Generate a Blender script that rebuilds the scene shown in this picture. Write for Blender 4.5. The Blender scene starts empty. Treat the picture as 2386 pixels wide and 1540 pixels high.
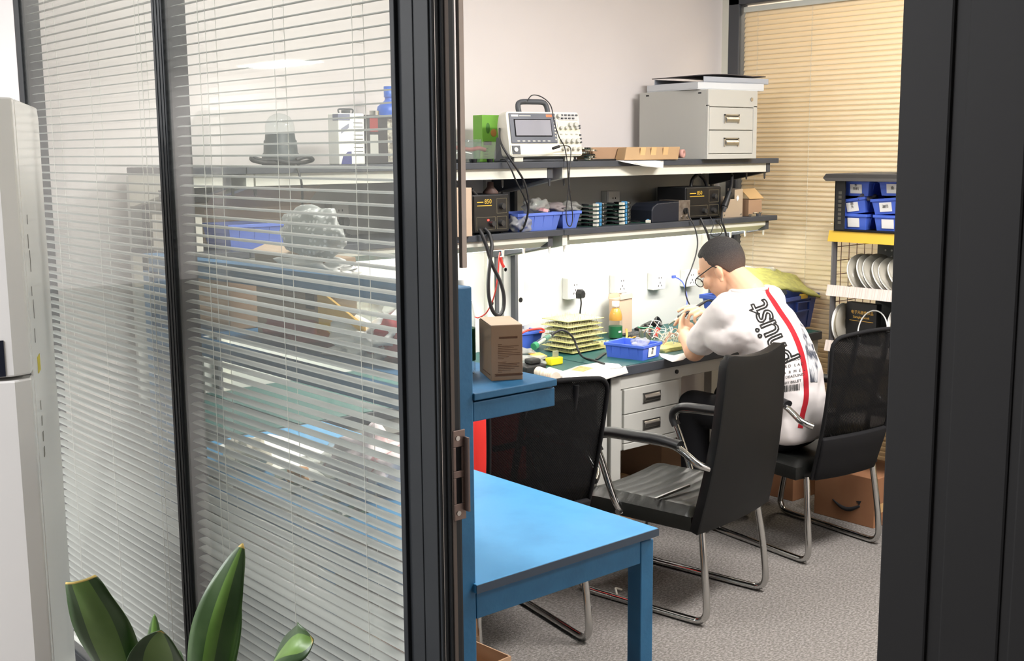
import bpy, bmesh, math, random
from mathutils import Vector, Matrix
from mathutils.bvhtree import BVHTree
random.seed(7)
S = bpy.context.scene
C = S.collection
PI = math.pi
def R(d): return math.radians(d)

# ------------------------------------------------------------------ camera
cam = bpy.data.objects.new('camera', bpy.data.cameras.new('camera')); C.objects.link(cam)
cam.data.sensor_fit = 'HORIZONTAL'; cam.data.sensor_width = 36.0
cam.data.lens = 2720.0/2386.0*36.0
cam.data.clip_start = 0.05; cam.data.clip_end = 100
_r, _u, _b = ((0.7589, -0.6512, -0.0085), (0.1051, 0.1097, 0.9884), (-0.6427, -0.751, 0.1516))
_m = Matrix((_r, _u, _b)).transposed().to_4x4()
_m.translation = (0, 0, 1.6)
cam.matrix_world = _m
S.camera = cam
# ------------------------------------------------------------------ view
S.view_settings.view_transform = 'Standard'
S.view_settings.look = 'None'
S.view_settings.exposure = 0.0
S.view_settings.gamma = 1.0
S.view_settings.use_curve_mapping = False
S.cycles.max_bounces = 7
S.cycles.transparent_max_bounces = 24
S.cycles.sample_clamp_indirect = 6.0
S.cycles.caustics_reflective = False
S.cycles.caustics_refractive = False
# ------------------------------------------------------------------ world
w = bpy.data.worlds.new('world'); S.world = w; w.use_nodes = True
w.node_tree.nodes['Background'].inputs[0].default_value = (0.8, 0.9, 1.0, 1)
w.node_tree.nodes['Background'].inputs[1].default_value = 0.15

# ------------------------------------------------------------------ materials
def lin(c):
    c = c/255.0
    return c/12.92 if c <= 0.04045 else ((c+0.055)/1.055)**2.4
def col(r, g, b): return (lin(r), lin(g), lin(b), 1.0)
def mat(name, rgb, rough=0.6, metal=0.0, noise=None, bump=None, trans=0.0, alpha=1.0, emit=None, spec=0.5, coat=0.0, transl=None):
    """noise=(scale, rgb2, stretch) mixes a second colour; bump=(scale, strength)"""
    m = bpy.data.materials.new(name); m.use_nodes = True
    nt = m.node_tree; p = nt.nodes['Principled BSDF']
    p.inputs['Base Color'].default_value = col(*rgb)
    p.inputs['Roughness'].default_value = rough
    p.inputs['Metallic'].default_value = metal
    p.inputs['Specular IOR Level'].default_value = spec
    p.inputs['Coat Weight'].default_value = coat
    if trans: p.inputs['Transmission Weight'].default_value = trans
    if alpha < 1: p.inputs['Alpha'].default_value = alpha
    if emit:
        p.inputs['Emission Color'].default_value = col(*emit[0]); p.inputs['Emission Strength'].default_value = emit[1]
    if noise or bump:
        tc = nt.nodes.new('ShaderNodeTexCoord')
    if noise:
        mp = nt.nodes.new('ShaderNodeMapping'); mp.inputs['Scale'].default_value = noise[2] if len(noise) > 2 else (1, 1, 1)
        nt.links.new(tc.outputs['Object'], mp.inputs[0])
        n = nt.nodes.new('ShaderNodeTexNoise'); n.inputs['Scale'].default_value = noise[0]; n.inputs['Detail'].default_value = 6
        nt.links.new(mp.outputs[0], n.inputs['Vector'])
        cr = nt.nodes.new('ShaderNodeValToRGB')
        lo, hi = noise[3] if len(noise) > 3 else (0.35, 0.65)
        cr.color_ramp.elements[0].position = lo; cr.color_ramp.elements[1].position = hi
        cr.color_ramp.elements[0].color = col(*rgb); cr.color_ramp.elements[1].color = col(*noise[1])
        nt.links.new(n.outputs[0], cr.inputs[0]); nt.links.new(cr.outputs[0], p.inputs['Base Color'])
    if bump:
        n2 = nt.nodes.new('ShaderNodeTexNoise'); n2.inputs['Scale'].default_value = bump[0]; n2.inputs['Detail'].default_value = 3
        nt.links.new(tc.outputs['Object'], n2.inputs['Vector'])
        b = nt.nodes.new('ShaderNodeBump'); b.inputs['Strength'].default_value = bump[1]; b.inputs['Distance'].default_value = 0.01
        nt.links.new(n2.outputs[0], b.inputs['Height']); nt.links.new(b.outputs[0], p.inputs['Normal'])
    if transl:
        t = nt.nodes.new('ShaderNodeBsdfTranslucent'); t.inputs[0].default_value = col(*transl[0])
        mx = nt.nodes.new('ShaderNodeMixShader'); mx.inputs[0].default_value = transl[1]
        o = nt.nodes['Material Output']
        nt.links.new(p.outputs[0], mx.inputs[1]); nt.links.new(t.outputs[0], mx.inputs[2]); nt.links.new(mx.outputs[0], o.inputs[0])
    return m
def glassy(name, tint=(255, 255, 255), gloss=0.08, haze=0.0, hazecol=(230, 235, 235), rough=0.02, fres=True):
    """thin clear sheet: transparent + glossy by fresnel, plus a diffuse haze colour mixed in"""
    m = bpy.data.materials.new(name); m.use_nodes = True
    nt = m.node_tree; nt.nodes.remove(nt.nodes['Principled BSDF'])
    o = nt.nodes['Material Output']
    t = nt.nodes.new('ShaderNodeBsdfTransparent'); t.inputs[0].default_value = col(*tint)
    g = nt.nodes.new('ShaderNodeBsdfGlossy'); g.inputs['Roughness'].default_value = rough
    mx = nt.nodes.new('ShaderNodeMixShader')
    if fres:
        f = nt.nodes.new('ShaderNodeLayerWeight')
        pw = nt.nodes.new('ShaderNodeMath'); pw.operation = 'POWER'; pw.inputs[1].default_value = 5.0
        ma = nt.nodes.new('ShaderNodeMath'); ma.operation = 'MULTIPLY_ADD'; ma.inputs[1].default_value = 0.9; ma.inputs[2].default_value = 0.032
        nt.links.new(f.outputs['Facing'], pw.inputs[0]); nt.links.new(pw.outputs[0], ma.inputs[0]); nt.links.new(ma.outputs[0], mx.inputs[0])
    else: mx.inputs[0].default_value = gloss
    nt.links.new(t.outputs[0], mx.inputs[1]); nt.links.new(g.outputs[0], mx.inputs[2])
    out = mx
    if haze:
        d = nt.nodes.new('ShaderNodeBsdfDiffuse'); d.inputs[0].default_value = col(*hazecol)
        m2 = nt.nodes.new('ShaderNodeMixShader'); m2.inputs[0].default_value = haze
        nt.links.new(mx.outputs[0], m2.inputs[1]); nt.links.new(d.outputs[0], m2.inputs[2]); out = m2
    nt.links.new(out.outputs[0], o.inputs[0])
    return m
def weave(name, rgb, scale, hole):
    """open chair mesh: fine diagonal weave with see-through gaps"""
    m = mat(name, rgb, 0.8, spec=0.15)
    nt = m.node_tree; p = nt.nodes['Principled BSDF']; o = nt.nodes['Material Output']
    tc = nt.nodes.new('ShaderNodeTexCoord'); wv = nt.nodes.new('ShaderNodeTexWave')
    wv.bands_direction = 'DIAGONAL'; wv.inputs['Scale'].default_value = scale
    nt.links.new(tc.outputs['Object'], wv.inputs['Vector'])
    mm = nt.nodes.new('ShaderNodeMath'); mm.operation = 'MULTIPLY'; mm.inputs[1].default_value = hole
    nt.links.new(wv.outputs['Fac'], mm.inputs[0])
    t = nt.nodes.new('ShaderNodeBsdfTransparent'); mx = nt.nodes.new('ShaderNodeMixShader')
    nt.links.new(mm.outputs[0], mx.inputs[0]); nt.links.new(p.outputs[0], mx.inputs[1]); nt.links.new(t.outputs[0], mx.inputs[2])
    nt.links.new(mx.outputs[0], o.inputs[0])
    return m
def glow(name, rgb, strength):
    m = bpy.data.materials.new(name); m.use_nodes = True
    nt = m.node_tree; nt.nodes.remove(nt.nodes['Principled BSDF'])
    e = nt.nodes.new('ShaderNodeEmission'); e.inputs[0].default_value = col(*rgb); e.inputs[1].default_value = strength
    nt.links.new(e.outputs[0], nt.nodes['Material Output'].inputs[0])
    return m

K = {}
K['wall'] = mat('wall_paint', (226, 220, 218), 0.85, noise=(1.5, (222, 216, 214)))
K['ceil'] = mat('ceiling_paint', (235, 233, 228), 0.9)
K['carpet'] = mat('grey_carpet', (110, 106, 102), 0.98, noise=(90, (156, 152, 148), (1, 1.6, 1), (0.4, 0.72)), bump=(220, 0.6), spec=0.1)
K['frame'] = mat('black_frame', (38, 41, 44), 0.5, noise=(3, (43, 46, 49)), spec=0.25)
K['framegrey'] = mat('grey_frame_inside', (58, 61, 64), 0.55)
K['seal'] = mat('brown_seal', (92, 82, 76), 0.6)
K['glass'] = glassy('pane_glass', (254, 255, 254), haze=0.035, hazecol=(246, 248, 246))  # pale diffuse mix paints the haze of office light reflected in the pane
K['glass2'] = glassy('pane_glass_clean', (254, 255, 254), haze=0.01)
K['slat'] = mat('blind_slat', (176, 178, 174), 0.36, transl=((210, 210, 204), 0.12))
K['slatwarm'] = mat('warm_blind_slat', (252, 240, 216), 0.55, transl=((255, 244, 226), 0.4))
K['cord'] = mat('blind_cord', (225, 225, 218), 0.7)
K['blue'] = mat('blue_paint', (26, 92, 132), 0.5, noise=(14, (32, 100, 142)), bump=(60, 0.08))
K['bluetop'] = mat('blue_board', (70, 146, 194), 0.55, noise=(7, (58, 132, 180), (1, 1, 1), (0.45, 0.75)))
K['bluedark'] = mat('blue_board_edge', (52, 66, 82), 0.6)
K['grey'] = mat('grey_metal', (186, 186, 180), 0.5)
K['cream'] = mat('cream_metal', (224, 224, 212), 0.5)
K['dkgrey'] = mat('dark_grey_metal', (72, 75, 80), 0.5)
K['panel'] = mat('bench_panel', (202, 204, 200), 0.55)
K['shelfblk'] = mat('black_laminate', (58, 62, 68), 0.5, noise=(8, (64, 68, 76)))
K['teal'] = mat('teal_mat', (22, 76, 74), 0.5, noise=(10, (26, 82, 79)))
K['black'] = mat('black_plastic', (26, 27, 29), 0.45)
K['blackm'] = mat('black_matte', (22, 22, 24), 0.8, spec=0.2)
K['leather'] = mat('black_leather', (20, 21, 20), 0.42, bump=(160, 0.06), spec=0.3)
K['leatherseat'] = mat('black_leather_seat', (30, 32, 29), 0.34, bump=(120, 0.05))
K['chairback'] = mat('black_chair_back', (19, 20, 21), 0.5, spec=0.2)
K['chrome'] = mat('chrome', (200, 200, 198), 0.12, 1.0)
K['steel'] = mat('brushed_steel', (190, 188, 184), 0.3, 1.0)
K['mesh'] = weave('black_chair_mesh', (18, 18, 19), 90, 0.28)
K['card'] = mat('cardboard', (164, 132, 104), 0.85, noise=(6, (172, 140, 110)))
K['card2'] = mat('cardboard_light', (196, 174, 152), 0.85, noise=(6, (188, 165, 142)))
K['carddk'] = mat('cardboard_brown', (140, 96, 66), 0.85, noise=(6, (150, 106, 74)))
K['ink'] = mat('dark_brown_ink', (110, 76, 54), 0.9)
K['inkblk'] = mat('black_ink', (30, 30, 32), 0.9)
K['bin'] = mat('blue_bin_plastic', (82, 116, 222), 0.4, transl=((90, 130, 240), 0.1))
K['binlt'] = mat('light_blue_bin_plastic', (108, 136, 224), 0.4, transl=((120, 150, 250), 0.2))
K['bindk'] = mat('dark_blue_bin_plastic', (52, 78, 156), 0.42)
K['paper'] = mat('white_paper', (244, 244, 240), 0.9)
K['paper2'] = mat('off_white_paper', (226, 222, 210), 0.9)
K['white'] = mat('white_plastic', (238, 238, 232), 0.4)
K['offwhite'] = mat('ivory_plastic', (222, 219, 204), 0.45)
K['yellow'] = mat('yellow_plastic', (236, 216, 50), 0.5)
K['yellowpaper'] = mat('yellow_paper', (240, 192, 92), 0.8)
K['yellowstrip'] = mat('yellow_tag_strip', (214, 176, 60), 0.5)
K['pcb'] = mat('green_pcb', (30, 72, 58), 0.5)
K['pcbyellow'] = mat('pale_yellow_board', (226, 224, 150), 0.5, noise=(60, (206, 204, 132)))
K['pin'] = mat('tinned_pin', (226, 222, 190), 0.35, 0.6)
K['red'] = mat('red_cloth', (214, 40, 32), 0.8)
K['redwire'] = mat('red_wire', (206, 60, 52), 0.5)
K['redlight'] = glow('red_lamp', (255, 60, 50), 6.0)
K['green'] = mat('green_box', (112, 170, 62), 0.5)
K['greenlabel'] = mat('green_label', (26, 96, 58), 0.5)
K['cable'] = mat('black_cable', (34, 34, 36), 0.5)
K['bluecable'] = mat('blue_cable', (72, 96, 196), 0.5)
K['clear'] = glassy('clear_plastic', (244, 247, 247), haze=0.04, rough=0.08)
K['bag'] = glassy('plastic_bag', (240, 242, 240), haze=0.26, hazecol=(240, 240, 236), rough=0.15)
K['bagdull'] = glassy('dull_plastic_bag', (225, 226, 222), haze=0.3, hazecol=(215, 215, 208), rough=0.2)
K['orange'] = mat('orange_drink', (238, 180, 60), 0.3, transl=((250, 190, 70), 0.3))
K['tan'] = mat('masking_tape', (196, 160, 110), 0.6)
K['skin'] = mat('skin', (226, 178, 146), 0.5, spec=0.35)
K['skin'].node_tree.nodes['Principled BSDF'].inputs['Subsurface Weight'].default_value = 0.08
K['hair'] = mat('short_black_hair', (36, 35, 36), 0.75, noise=(260, (62, 58, 56), (1, 1, 1), (0.4, 0.7)), bump=(420, 0.5))
K['fade'] = mat('cropped_hair_fade', (84, 72, 66), 0.8, noise=(300, (66, 58, 54)), bump=(420, 0.3))
K['shirt'] = mat('white_cotton', (226, 220, 218), 0.9, bump=(9, 0.12), spec=0.15)
K['trousers'] = mat('black_cotton', (22, 22, 25), 0.9, spec=0.2)
K['stripe'] = mat('red_print', (176, 20, 36), 0.8)
K['printink'] = mat('dark_print', (62, 62, 60), 0.85)
K['leaf'] = mat('dark_green_leaf', (62, 86, 54), 0.38, noise=(14, (86, 108, 72), (1, 1, 1), (0.4, 0.7)), transl=((120, 170, 50), 0.15))
K['leafmid'] = mat('pale_leaf_stripe', (104, 140, 66), 0.4, noise=(16, (124, 156, 82)), transl=((150, 180, 80), 0.12))
K['leaftip'] = mat('yellow_leaf_tip', (196, 170, 92), 0.5)
K['fridge'] = mat('fridge_white', (243, 241, 238), 0.18, spec=0.5)
K['fridgeside'] = mat('fridge_edge', (222, 216, 214), 0.35)
K['gasket'] = mat('grey_gasket', (150, 148, 148), 0.6)
K['navy'] = mat('dark_navy_plastic', (24, 28, 42), 0.3)
K['terracotta'] = mat('plant_pot', (90, 88, 86), 0.6)
K['soil'] = mat('potting_soil', (48, 38, 30), 0.95)

# ------------------------------------------------------------------ mesh builder
class M:
    def __init__(s): s.v = []; s.f = []; s.mi = []; s.sm = []
    def add(s, vs, fs, mi=0, sm=False):
        n = len(s.v); s.v += [tuple(v) for v in vs]
        for f in fs: s.f.append(tuple(i+n for i in f)); s.mi.append(mi); s.sm.append(sm)
        return s
    def box(s, x0, x1, y0, y1, z0, z1, mi=0):
        vs = [(x0, y0, z0), (x1, y0, z0), (x1, y1, z0), (x0, y1, z0), (x0, y0, z1), (x1, y0, z1), (x1, y1, z1), (x0, y1, z1)]
        return s.add(vs, [(3, 2, 1, 0), (4, 5, 6, 7), (0, 1, 5, 4), (1, 2, 6, 5), (2, 3, 7, 6), (3, 0, 4, 7)], mi)
    def obox(s, c, size, rot=(0, 0, 0), mi=0):
        from mathutils import Euler
        e = Euler([R(a) for a in rot]).to_matrix(); c = Vector(c)
        hx, hy, hz = [t/2 for t in size]
        vs = [c+e@Vector(p) for p in ((-hx, -hy, -hz), (hx, -hy, -hz), (hx, hy, -hz), (-hx, hy, -hz), (-hx, -hy, hz), (hx, -hy, hz), (hx, hy, hz), (-hx, hy, hz))]
        return s.add(vs, [(3, 2, 1, 0), (4, 5, 6, 7), (0, 1, 5, 4), (1, 2, 6, 5), (2, 3, 7, 6), (3, 0, 4, 7)], mi)
    def loft(s, rings, mi=0, sm=True, cap=True, closed=True):
        n = len(rings[0]); vs = [p for r in rings for p in r]; fs = []
        for i in range(len(rings)-1):
            for j in range(n if closed else n-1):
                a, b = i*n+j, i*n+(j+1) % n
                fs.append((a, b, b+n, a+n))
        s.add(vs, fs, mi, sm)
        if cap and closed:
            s.add(rings[0], [tuple(reversed(range(n)))], mi); s.add(rings[-1], [tuple(range(n))], mi)
        return s
    def cyl(s, p0, p1, r0, r1=None, n=20, mi=0, sm=True, cap=True):
        p0, p1 = Vector(p0), Vector(p1); r1 = r0 if r1 is None else r1
        d = (p1-p0).normalized(); a = d.orthogonal().normalized(); b = d.cross(a)
        ring = lambda p, r: [p+(a*math.cos(2*PI*k/n)+b*math.sin(2*PI*k/n))*r for k in range(n)]
        return s.loft([ring(p0, r0), ring(p1, r1)], mi, sm, cap)
    def tube(s, pts, r, n=10, mi=0, sub=6, smooth=True, rr=None):
        P = [Vector(p) for p in pts]
        if smooth and len(P) > 2: P = catmull(P, sub)
        T = [(P[min(i+1, len(P)-1)]-P[max(i-1, 0)]).normalized() for i in range(len(P))]
        a = T[0].orthogonal().normalized(); rings = []
        for i, p in enumerate(P):
            a = (a-T[i]*a.dot(T[i])).normalized(); b = T[i].cross(a)
            q = r if rr is None else rr(i/(len(P)-1))
            rings.append([p+(a*math.cos(2*PI*k/n)+b*math.sin(2*PI*k/n))*q for k in range(n)])
        return s.loft(rings, mi, True, True)
    def lathe(s, prof, c=(0, 0, 0), n=28, mi=0, sm=True):
        c = Vector(c)
        rings = [[c+Vector((r*math.cos(2*PI*k/n), r*math.sin(2*PI*k/n), z)) for k in range(n)] for r, z in prof]
        return s.loft(rings, mi, sm, True)
    def prism(s, poly, t, mi=0):
        """poly: 3-D outline, t: extrusion vector"""
        n = len(poly); P = [Vector(p) for p in poly]; Q = [p+Vector(t) for p in P]
        fs = [tuple(reversed(range(n))), tuple(range(n, 2*n))]+[(i, (i+1) % n, n+(i+1) % n, n+i) for i in range(n)]
        return s.add(P+Q, fs, mi)
    def sphere(s, c, rad, axes=None, nu=20, nv=12, mi=0, fn=None):
        c = Vector(c); ax = axes or (Vector((1, 0, 0)), Vector((0, 1, 0)), Vector((0, 0, 1)))
        rad = (rad,)*3 if not hasattr(rad, '__len__') else rad
        rings = []
        for i in range(1, nv):
            th = PI*i/nv; ring = []
            for j in range(nu):
                ph = 2*PI*j/nu; q = (math.sin(th)*math.cos(ph), math.sin(th)*math.sin(ph), -math.cos(th))
                k = fn(q) if fn else 1.0
                ring.append(c+ax[0]*(q[0]*rad[0]*k)+ax[1]*(q[1]*rad[1]*k)+ax[2]*(q[2]*rad[2]*k))
            rings.append(ring)
        s.loft(rings, mi, True, False)
        k0 = fn((0, 0, -1)) if fn else 1.0; k1 = fn((0, 0, 1)) if fn else 1.0
        n = len(s.v); a = n-len(rings)*nu; b = n-nu
        s.v += [tuple(c-ax[2]*rad[2]*k0), tuple(c+ax[2]*rad[2]*k1)]
        for j in range(nu):
            s.f.append((a+(j+1) % nu, a+j, n)); s.f.append((b+j, b+(j+1) % nu, n+1)); s.mi += [mi, mi]; s.sm += [True, True]
        return s
    def cap(s, p0, p1, r0, r1, n=14, mi=0):
        """tapered capsule"""
        p0, p1 = Vector(p0), Vector(p1); d = (p1-p0).normalized(); a = d.orthogonal().normalized(); b = d.cross(a); rings = []
        for k in range(5):
            t = R(-85+85*k/4); rings.append((p0+d*math.sin(t)*r0, math.cos(t)*r0))
        for k in range(5):
            t = R(85*k/4); rings.append((p1+d*math.sin(t)*r1, math.cos(t)*r1))
        return s.loft([[p+(a*math.cos(2*PI*j/n)+b*math.sin(2*PI*j/n))*r for j in range(n)] for p, r in rings], mi, True, True)
    def sheet(s, grid, th=0.001, mi=0, sm=True):
        """grid[i][j] of points -> thin solid sheet"""
        a, b = len(grid), len(grid[0]); P = [[Vector(p) for p in row] for row in grid]; N = []
        for i in range(a):
            for j in range(b):
                u = P[min(i+1, a-1)][j]-P[max(i-1, 0)][j]; v = P[i][min(j+1, b-1)]-P[i][max(j-1, 0)]
                N.append(u.cross(v).normalized()*th/2 if u.cross(v).length > 0 else Vector((0, 0, th/2)))
        top = [P[i][j]+N[i*b+j] for i in range(a) for j in range(b)]; bot = [P[i][j]-N[i*b+j] for i in range(a) for j in range(b)]
        n = a*b; fs = []
        for i in range(a-1):
            for j in range(b-1):
                q = (i*b+j, (i+1)*b+j, (i+1)*b+j+1, i*b+j+1); fs.append(q); fs.append(tuple(n+k for k in reversed(q)))
        edge = [(0, j) for j in range(b)]+[(i, b-1) for i in range(1, a)]+[(a-1, j) for j in range(b-2, -1, -1)]+[(i, 0) for i in range(a-2, 0, -1)]
        e = [i*b+j for i, j in edge]
        for k in range(len(e)): fs.append((e[k], e[(k+1) % len(e)], n+e[(k+1) % len(e)], n+e[k]))
        return s.add(top+bot, fs, mi, sm)
    def o(s, name, mats, parent=None, bevel=0, seg=2, loc=None, rot=None, smooth=False):
        me = bpy.data.meshes.new(name); me.from_pydata(s.v, [], s.f); me.update()
        if not isinstance(mats, (list, tuple)): mats = [mats]
        for m in mats: me.materials.append(K[m] if isinstance(m, str) else m)
        for p, mi, sm in zip(me.polygons, s.mi, s.sm): p.material_index = mi; p.use_smooth = sm or smooth
        o = bpy.data.objects.new(name, me); C.objects.link(o)
        if parent: o.parent = parent
        if loc: o.location = loc
        if rot: o.rotation_euler = [R(a) for a in rot]
        if bevel:
            b = o.modifiers.new('bevel', 'BEVEL'); b.width = bevel; b.segments = seg; b.limit_method = 'ANGLE'; b.angle_limit = R(40)
        return o
def catmull(P, sub=6):
    out = []
    for i in range(len(P)-1):
        p0, p1, p2, p3 = P[max(i-1, 0)], P[i], P[i+1], P[min(i+2, len(P)-1)]
        for k in range(sub):
            t = k/sub
            out.append(0.5*((2*p1)+(p2-p0)*t+(2*p0-5*p1+4*p2-p3)*t*t+(3*p1-p0-3*p2+p3)*t*t*t))
    out.append(P[-1]); return out
def tag(o, label, cat, group=None, kind=None):
    o['label'] = label; o['category'] = cat
    if group: o['group'] = group
    if kind: o['kind'] = kind
    return o
def thing(name, label, cat, loc=(0, 0, 0), rz=0, group=None):
    o = bpy.data.objects.new(name, None); C.objects.link(o); o.empty_display_size = 0.05
    o.location = loc; o.rotation_euler = (0, 0, R(rz))
    return tag(o, label, cat, group)
def struct(o): o['kind'] = 'structure'; return o
def dup(root, label=None, loc=None, rz=None, group=None):
    r = root.copy(); C.objects.link(r)
    if loc: r.location = loc
    if rz is not None: r.rotation_euler = (0, 0, R(rz))
    if label: r['label'] = label
    if group: r['group'] = group
    for ch in list(root.children):
        c = ch.copy(); C.objects.link(c); c.parent = r
        for g in list(ch.children):
            d = g.copy(); C.objects.link(d); d.parent = c
    return r
def bake(o, name=None):
    """apply the modifiers of o"""
    dg = bpy.context.evaluated_depsgraph_get(); dg.update()
    me = bpy.data.meshes.new_from_object(o.evaluated_get(dg))
    o.modifiers.clear(); old = o.data; o.data = me; bpy.data.meshes.remove(old)
    return o
def fuse(m, name, mt, voxel, smooth=4, parent=None, fac=0.5, disp=None):
    """many overlapping closed shapes -> one continuous surface"""
    o = m.o(name, mt, parent, smooth=True)
    r = o.modifiers.new('r', 'REMESH'); r.mode = 'VOXEL'; r.voxel_size = voxel; r.use_smooth_shade = True
    if smooth:
        q = o.modifiers.new('s', 'SMOOTH'); q.factor = fac; q.iterations = smooth
    if disp:
        tx = bpy.data.textures.new(name+'_folds', 'CLOUDS'); tx.noise_scale = disp[0]
        dm = o.modifiers.new('d', 'DISPLACE'); dm.texture = tx; dm.strength = disp[1]; dm.mid_level = 0.5
        dm.texture_coords = 'GLOBAL'
    bake(o)
    for p in o.data.polygons: p.use_smooth = True
    return o
def text_mesh(s, size, outline=0.0, align='LEFT', spacing=1.0):
    cu = bpy.data.curves.new('t', 'FONT'); cu.body = s; cu.size = size; cu.align_x = align; cu.space_character = spacing
    cu.resolution_u = 3
    if outline: cu.fill_mode = 'NONE'; cu.bevel_depth = outline; cu.bevel_resolution = 0
    else: cu.extrude = 0.0002
    o = bpy.data.objects.new('t', cu); C.objects.link(o)
    dg = bpy.context.evaluated_depsgraph_get(); dg.update()
    me = bpy.data.meshes.new_from_object(o.evaluated_get(dg))
    bpy.data.objects.remove(o); bpy.data.curves.remove(cu)
    return me
def text(s, size, mt, parent, loc, rot, name='lettering', align='LEFT', spacing=1.0):
    me = text_mesh(s, size, 0, align, spacing); me.name = name
    me.materials.clear(); me.materials.append(K[mt])
    o = bpy.data.objects.new(name, me); C.objects.link(o); o.parent = parent; o.location = loc; o.rotation_euler = [R(a) for a in rot]
    return o
def rnd(a, b): return random.uniform(a, b)

# ------------------------------------------------------------------ lamps of the place, and added fill panels
def ceiling_panel(x, y, z, sx, sy, strength, rgb, label, group=None):
    t = thing('ceiling_light', label, 'ceiling light', (x, y, z), 0, group)
    M().box(-sx/2-.02, sx/2+.02, -sy/2-.02, sy/2+.02, 0, .02).o('light_frame', 'white', t)
    m = M().add([(-sx/2, -sy/2, -.002), (-sx/2, sy/2, -.002), (sx/2, sy/2, -.002), (sx/2, -sy/2, -.002)], [(0, 1, 2, 3)])
    m.o('diffuser', glow('led_panel', rgb, strength), t)
    return t
ceiling_panel(3.55, 1.35, 2.775, 1.2, .6, 62, (255, 250, 247), 'white ceiling light panel over the workshop chairs')
ceiling_panel(3.0, -0.2, 2.775, 1.2, .6, 18, (255, 250, 247), 'white ceiling light panel inside the workshop near the door')
ceiling_panel(-4.95, 12.9, 2.675, .5, 1.2, 60, (255, 252, 248), 'white ceiling light panel far down the open office')
ceiling_panel(-1.0, 2.1, 2.675, .6, 1.2, 42, (252, 252, 255), 'added fill panel on the office ceiling brightening the fridge front')  # added, unseen: brightens the fridge front
ceiling_panel(1.95, 2.75, 2.775, .6, .6, 27, (255, 252, 248), 'small square fill panel added above the blue bench to brighten the wall')  # extra fill, out of view: lifts the wall seen through the blind
ceiling_panel(-4.0, 6.4, 2.675, .6, 1.2, 200, (252, 253, 255), 'added fill panel halfway down the open office, brightening its reflection')  # added to make the office mirrored in the glass brighter
ceiling_panel(-2.6, 4.0, 2.675, .6, 1.2, 60, (252, 253, 255), 'added fill panel in the open office throwing light on the fridge')  # unseen fill added for the fridge and the office side
ceiling_panel(-1.4, 6.0, 2.675, .6, 1.2, 100, (252, 253, 255), 'added fill panel on the corridor side, brightening the reflected office walls')  # added above the view to lighten the far walls the glass mirrors
ceiling_panel(5.9, 2.6, 2.775, .9, 1.6, 24, (255, 238, 216), 'warm ceiling light panel in the room behind the cream blind')

# ------------------------------------------------------------------ shell
struct(M().box(-7, 9, -4.2, 14.2, -.05, 0).o('floor', 'carpet'))
struct(M().box(1.19, 9, -4.2, 4.2, 2.8, 2.85).o('ceiling', 'ceil'))
struct(M().box(-7, 1.19, -4.2, 14.2, 2.7, 2.75).o('ceiling_office', 'ceil'))
struct(M().box(1.25, 9, 3.9, 4.0, 0, 2.8).o('wall_back', 'wall'))
struct(M().box(1.25, 9, -1.3, -1.2, 0, 2.8).o('wall_near', 'wall'))
struct(M().box(7.6, 7.7, -1.2, 3.9, 0, 2.8).o('wall_far_right', mat('tan_wall', (92, 58, 42), .9)))
struct(M().box(1.19, 1.25, 3.63, 14.2, 0, 2.8).o('wall_left', 'wall'))
struct(M().box(1.19, 1.25, -4.2, .40, 0, 2.8).o('wall_right', 'blackm'))
struct(M().box(1.19, 1.25, .40, 3.63, 2.46, 2.8).o('wall_above_door', 'frame'))
struct(M().box(-7.1, -7, -4.2, 14.2, 0, 2.7).o('wall_office', 'wall'))
struct(M().box(-7, 1.19, 14.2, 14.3, 0, 2.7).o('wall_office_end', 'wall'))
struct(M().box(-7, 1.19, -4.3, -4.2, 0, 2.7).o('wall_office_near', 'wall'))

# ------------------------------------------------------------------ glazed partition, plane x = 1.19
PX0, PX1 = 1.19, 1.25
def frame_bar(name, y0, y1, z0, z1, grey=False, x0=PX0, x1=PX1):
    return struct(M().box(x0, x1, y0, y1, z0, z1).o(name, 'frame', bevel=.002))
dp = M()                                                        # door post: stepped aluminium profile
dp.box(1.19, 1.238, 1.588, 1.678, 0, 2.5)
dp.box(1.186, 1.20, 1.690, 1.7035, 0, 2.5); dp.box(1.194, 1.24, 1.676, 1.692, 0, 2.5)
dp.box(1.188, 1.20, 1.640, 1.674, 0, 2.5); dp.box(1.1865, 1.20, 1.594, 1.634, 0, 2.5)
dp.box(1.205, 1.232, 1.583, 1.590, 0, 2.5)
door = struct(dp.o('door_1', 'frame', bevel=.0015))
M().box(1.2125, 1.219, 1.580, 1.584, 0, 2.5).o('seal_strip', 'seal', door)
M().box(1.1945, 1.1955, 1.5865, 1.5885, 0, 2.5).o('edge_trim', 'steel', door)
sp = M()                                                         # strike plate with two latch openings
ys = 1.577
for z0, z1 in ((.955, .985), (1.032, 1.045), (1.088, 1.118)): sp.box(1.213, 1.239, ys, ys+.003, z0, z1)
for z0, z1 in ((.985, 1.032), (1.045, 1.088)):
    sp.box(1.213, 1.2185, ys, ys+.003, z0, z1); sp.box(1.2305, 1.239, ys, ys+.003, z0, z1)
sp.box(1.236, 1.2395, ys-.012, ys+.003, .97, 1.105)
plate = sp.o('strike_plate', mat('worn_steel', (128, 112, 106), .4, .8), door, bevel=.001)
M().box(1.2185, 1.2305, ys+.002, ys+.004, .985, 1.032).box(1.2185, 1.2305, ys+.002, ys+.004, 1.045, 1.088).o('latch_opening', 'blackm', plate)
for z in (.968, 1.104): M().cyl((1.222, ys-.0015, z), (1.222, ys+.001, z), .0045, n=14).o('screw', 'steel', plate)
struct(M().box(1.252, 1.262, 1.594, 1.603, 1.40, 2.7).o('trim_1', mat('beige_trim', (196, 182, 172), .7)))
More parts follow.
